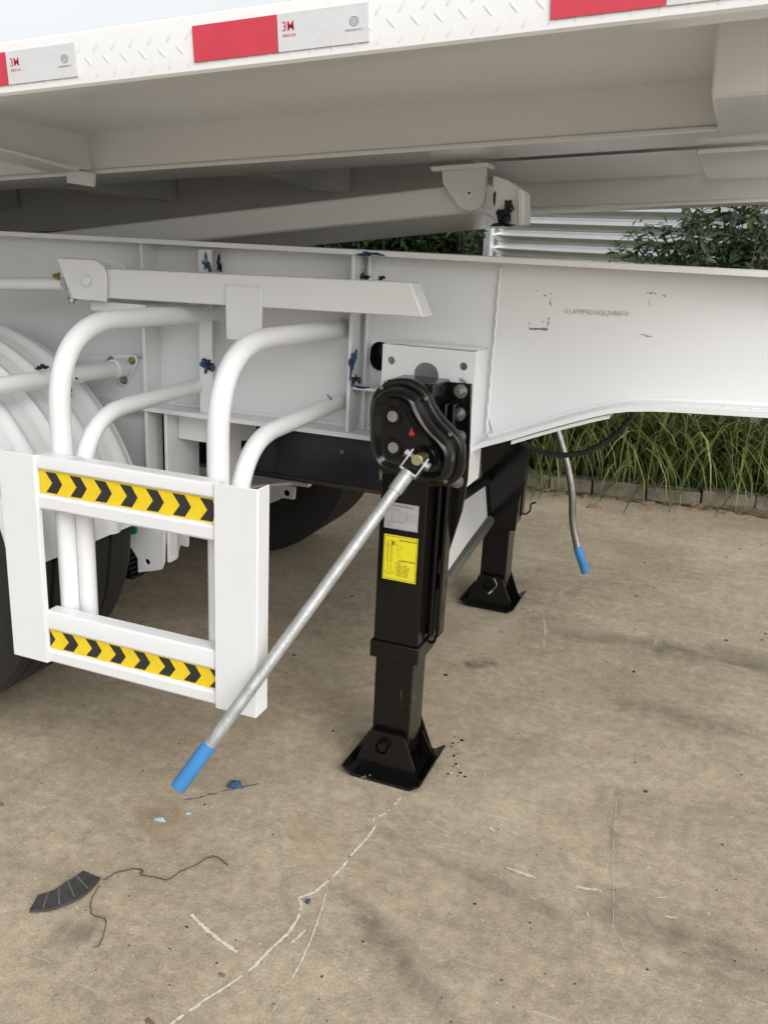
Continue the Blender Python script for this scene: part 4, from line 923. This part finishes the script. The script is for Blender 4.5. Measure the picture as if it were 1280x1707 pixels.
# corrugated sheet fence
FA = Vector((-1.60, 6.0, 0)); fd = Vector((1, -.26, 0)).normalized(); fn = Vector((-fd.y, fd.x, 0))
FE = empty('sheet_fence', FA, 'pale corrugated metal sheet fence with horizontal ribs behind the shrub', 'fence')
pit = .084; prof = []; zt = 2.3; z = .05
while z < zt:
    for dz, o in ((0, .002), (.008, 0), (.014, .002), (.040, .036), (.046, .038), (.052, .036)): prof.append((z+dz, o))
    z += pit
def sheet(u0, u1, o_):
    V = []; n = len(prof)
    for u_ in (u0, u1):
        for th in (0, .0015):
            V += [tuple(FA+fd*u_+fn*(o-.022+th+o_)+Vector((0, 0, zz))) for zz, o in prof]
    fs = [(k, k+1, 2*n+k+1, 2*n+k) for k in range(n-1)] + [(n+k, 3*n+k, 3*n+k+1, n+k+1) for k in range(n-1)]
    return MB().add(V, fs).build('sheet', GALVSHEET, FE, smooth=50)
for k, (u0, u1) in enumerate([(.02, 1.3), (1.27, 2.5), (2.47, 3.8), (3.77, 5.0)]): sheet(u0, u1, .002*(k % 2))
def post(u_, w_, mt, zt, v=-.06):
    a = FA+fd*u_; mb = MB(); V = [a+fd*x+fn*(y+v)+Vector((0, 0, z_)) for x in (0, w_) for y in (0, .05) for z_ in (0, zt)]
    mb.add(V, [(0, 1, 3, 2), (4, 6, 7, 5), (0, 4, 5, 1), (2, 3, 7, 6), (0, 2, 6, 4), (1, 5, 7, 3)]); return mb.build('fence_post', mt, FE, bevel=.004)
post(-.03, .055, POSTM, 2.35); post(-.10, .06, DARKPOST, 2.3, .0); post(2.4, .05, POSTM, 2.3, .02); post(4.9, .05, POSTM, 2.3, .02)

wl = MB(); wl.box(-9, -1.72, 6.25, 6.45, 0, 2.4)  # made-up dark wall: backs the hedge and cuts light from the far side
tag(wl.build('boundary_wall', mat('dark_render', (.05, .05, .045), .9, var=.5, vscale=3), None, bevel=.01), 'dark rendered wall behind the hedge left of the fence post', 'wall')
# shrubs
def leafdata(name, L_, w_, mt):
    V = [(0, 0, 0)]
    for t, q in ((.25, .8), (.55, 1), (.8, .6)):
        x, z = L_*t, -L_*.28*t*t; V += [(x, -w_*q/2, z+w_*.12), (x, 0, z), (x, w_*q/2, z+w_*.12)]
    V.append((L_, 0, -L_*.32)); fs = [(0, 1, 2), (0, 2, 3)]
    for k in (1, 4): fs += [(k, k+3, k+4, k+1), (k+1, k+4, k+5, k+2)]
    fs += [(7, 10, 8), (8, 10, 9)]
    me = bpy.data.meshes.new(name); me.from_pydata(V, [], fs); me.materials.append(mt); me.shade_smooth(); return me, V, fs
def shrub(name, base, tips, label, cat, rg, mt, mt2, L_=.075, w_=.024, per=12, singles=0, group='shrubs along the fence', fill=0, spread=.10):
    T_ = empty(name, base, label, cat, group); st_ = MB(); B = Vector(base); spots = []
    hubs = [B+Vector((rg.gauss(0, .05), rg.gauss(0, .05), rg.uniform(.25, .5)*max(t[2]-base[2] for t in tips))) for _ in range(5)]
    for h in hubs: st_.tube([B, B.lerp(h, .5)+Vector((rg.gauss(0, .02), rg.gauss(0, .02), 0)), h], [.014, .012, .009], 8)
    for t in tips:
        t = Vector(t); h = min(hubs, key=lambda q: (q-t).length); md = h.lerp(t, .5)+Vector((rg.gauss(0, .03), rg.gauss(0, .03), rg.gauss(.02, .02)))
        st_.tube([h, md, t], [.007, .005, .0025], 6)
        for f_ in (.45, .7, .88, 1.0):
            c = (h.lerp(md, f_*2) if f_ < .5 else md.lerp(t, f_*2-1)); spots.append(((t-md).normalized(), c))
    leaves = []
    for ax, c in spots:
        for k in range(per):
            az = rg.random()*2*math.pi; el = rg.gauss(.25, .45); c2 = c+Vector((rg.gauss(0, 1), rg.gauss(0, 1), rg.gauss(0, 1)))*spread*.35
            leaves.append((c2, az, el, rg.uniform(.7, 1.25), rg.gauss(0, .4)))
    me, LV, LF_ = leafdata('leaf', L_, w_, mt); bulk = MB()
    leaves.sort(key=lambda q: q[0].y)
    for i, (c, az, el, s_, ro) in enumerate(leaves):
        M4 = Matrix.Translation(c) @ Matrix.Rotation(az, 4, 'Z') @ Matrix.Rotation(-el, 4, 'Y') @ Matrix.Rotation(ro, 4, 'X') @ Matrix.Scale(s_, 4)
        if i < singles:
            o = bpy.data.objects.new('leaf', me); COL.objects.link(o); o.parent = T_; o.matrix_parent_inverse = Matrix.Translation(-B); o.matrix_world = M4
            o.matrix_basis = M4
        else: bulk.add([M4 @ Vector(v) for v in LV], LF_, mt2 if rg.random() < .14 else mt)
    st_.build('stem', BARK, T_, smooth=60)
    bulk.build('foliage', mt, T_, smooth=60, kind='stuff'); return T_
rg = random.Random(21)
def tipcloud(pxs, Y0, Y1, n):
    out = []
    for (px, py, sx_, sy2) in pxs:
        for _ in range(n): out.append(tuple(at(px+rg.gauss(0, sx_), py+rg.gauss(0, sy2), 'y', rg.uniform(Y0, Y1))))
    return out
bx_ = at(1205, 700, 'y', 5.3); base = (bx_.x, 5.3, .06)
tips = tipcloud([(1225,350,30,14), (1170,370,22,14), (1085,385,14,10), (1050,405,14,10), (1130,425,18,12), (1185,440,22,14), (1260,420,20,18), (1265,375,18,16), (1150,350,16,8), (1270,330,20,14), (1225,440,24,14)], 5.15, 5.5, 5)
shrub('shrub', base, tips, 'loose green shrub with slender leaves in front of the corrugated fence', 'shrub', rg, LEAF, LEAFY, .075, .024, 8, 240)
bx_ = at(1330, 700, 'y', 5.35); tips = tipcloud([(1320,350,40,30), (1330,420,40,30), (1400,380,40,40)], 5.2, 5.6, 9)
shrub('shrub', (bx_.x, 5.35, .06), tips, 'dense green shrub at the right edge beside the fence', 'shrub', rg, LEAF, LEAFY, .075, .024, 8)
for k, (px, lb) in enumerate([(620, 'dark leafy shrub just above the chassis left of the fence post'), (720, 'dark shrub with yellowish young leaves next to the fence post')]):
    b_ = at(px, 700, 'y', 5.4); tips = [tuple(Vector(at(px+rg.gauss(0, 48), rg.gauss(405, 38), 'y', rg.uniform(5.25, 5.8)))) for _ in range(90)]
    if k == 1: tips = [t for t in tips if t[0] < at(792, 400, 'y', t[1]).x]
    shrub('shrub', (b_.x, 5.45, .05), tips, lb, 'shrub', rg, LEAFD, LEAFY if k else LEAFD, .085, .030, 8)
for k in range(3):  # hidden shrubs, there to block light coming under the trailer
    px = 470-170*k; b_ = at(px, 700, 'y', 5.6); tips = [(b_.x+rg.gauss(0, .38), 5.6+rg.gauss(0, .25), rg.uniform(.6, 2.0)) for _ in range(90)]
    shrub('shrub', (b_.x, 5.6, .05), tips, ['dark shrub behind the trailer, nearest to the fence post side', 'dark shrub behind the trailer between two others', 'dark shrub behind the trailer, farthest left'][k], 'shrub', rg, LEAFD, LEAFD, .09, .032, 7)
bpy.context.view_layer.update()
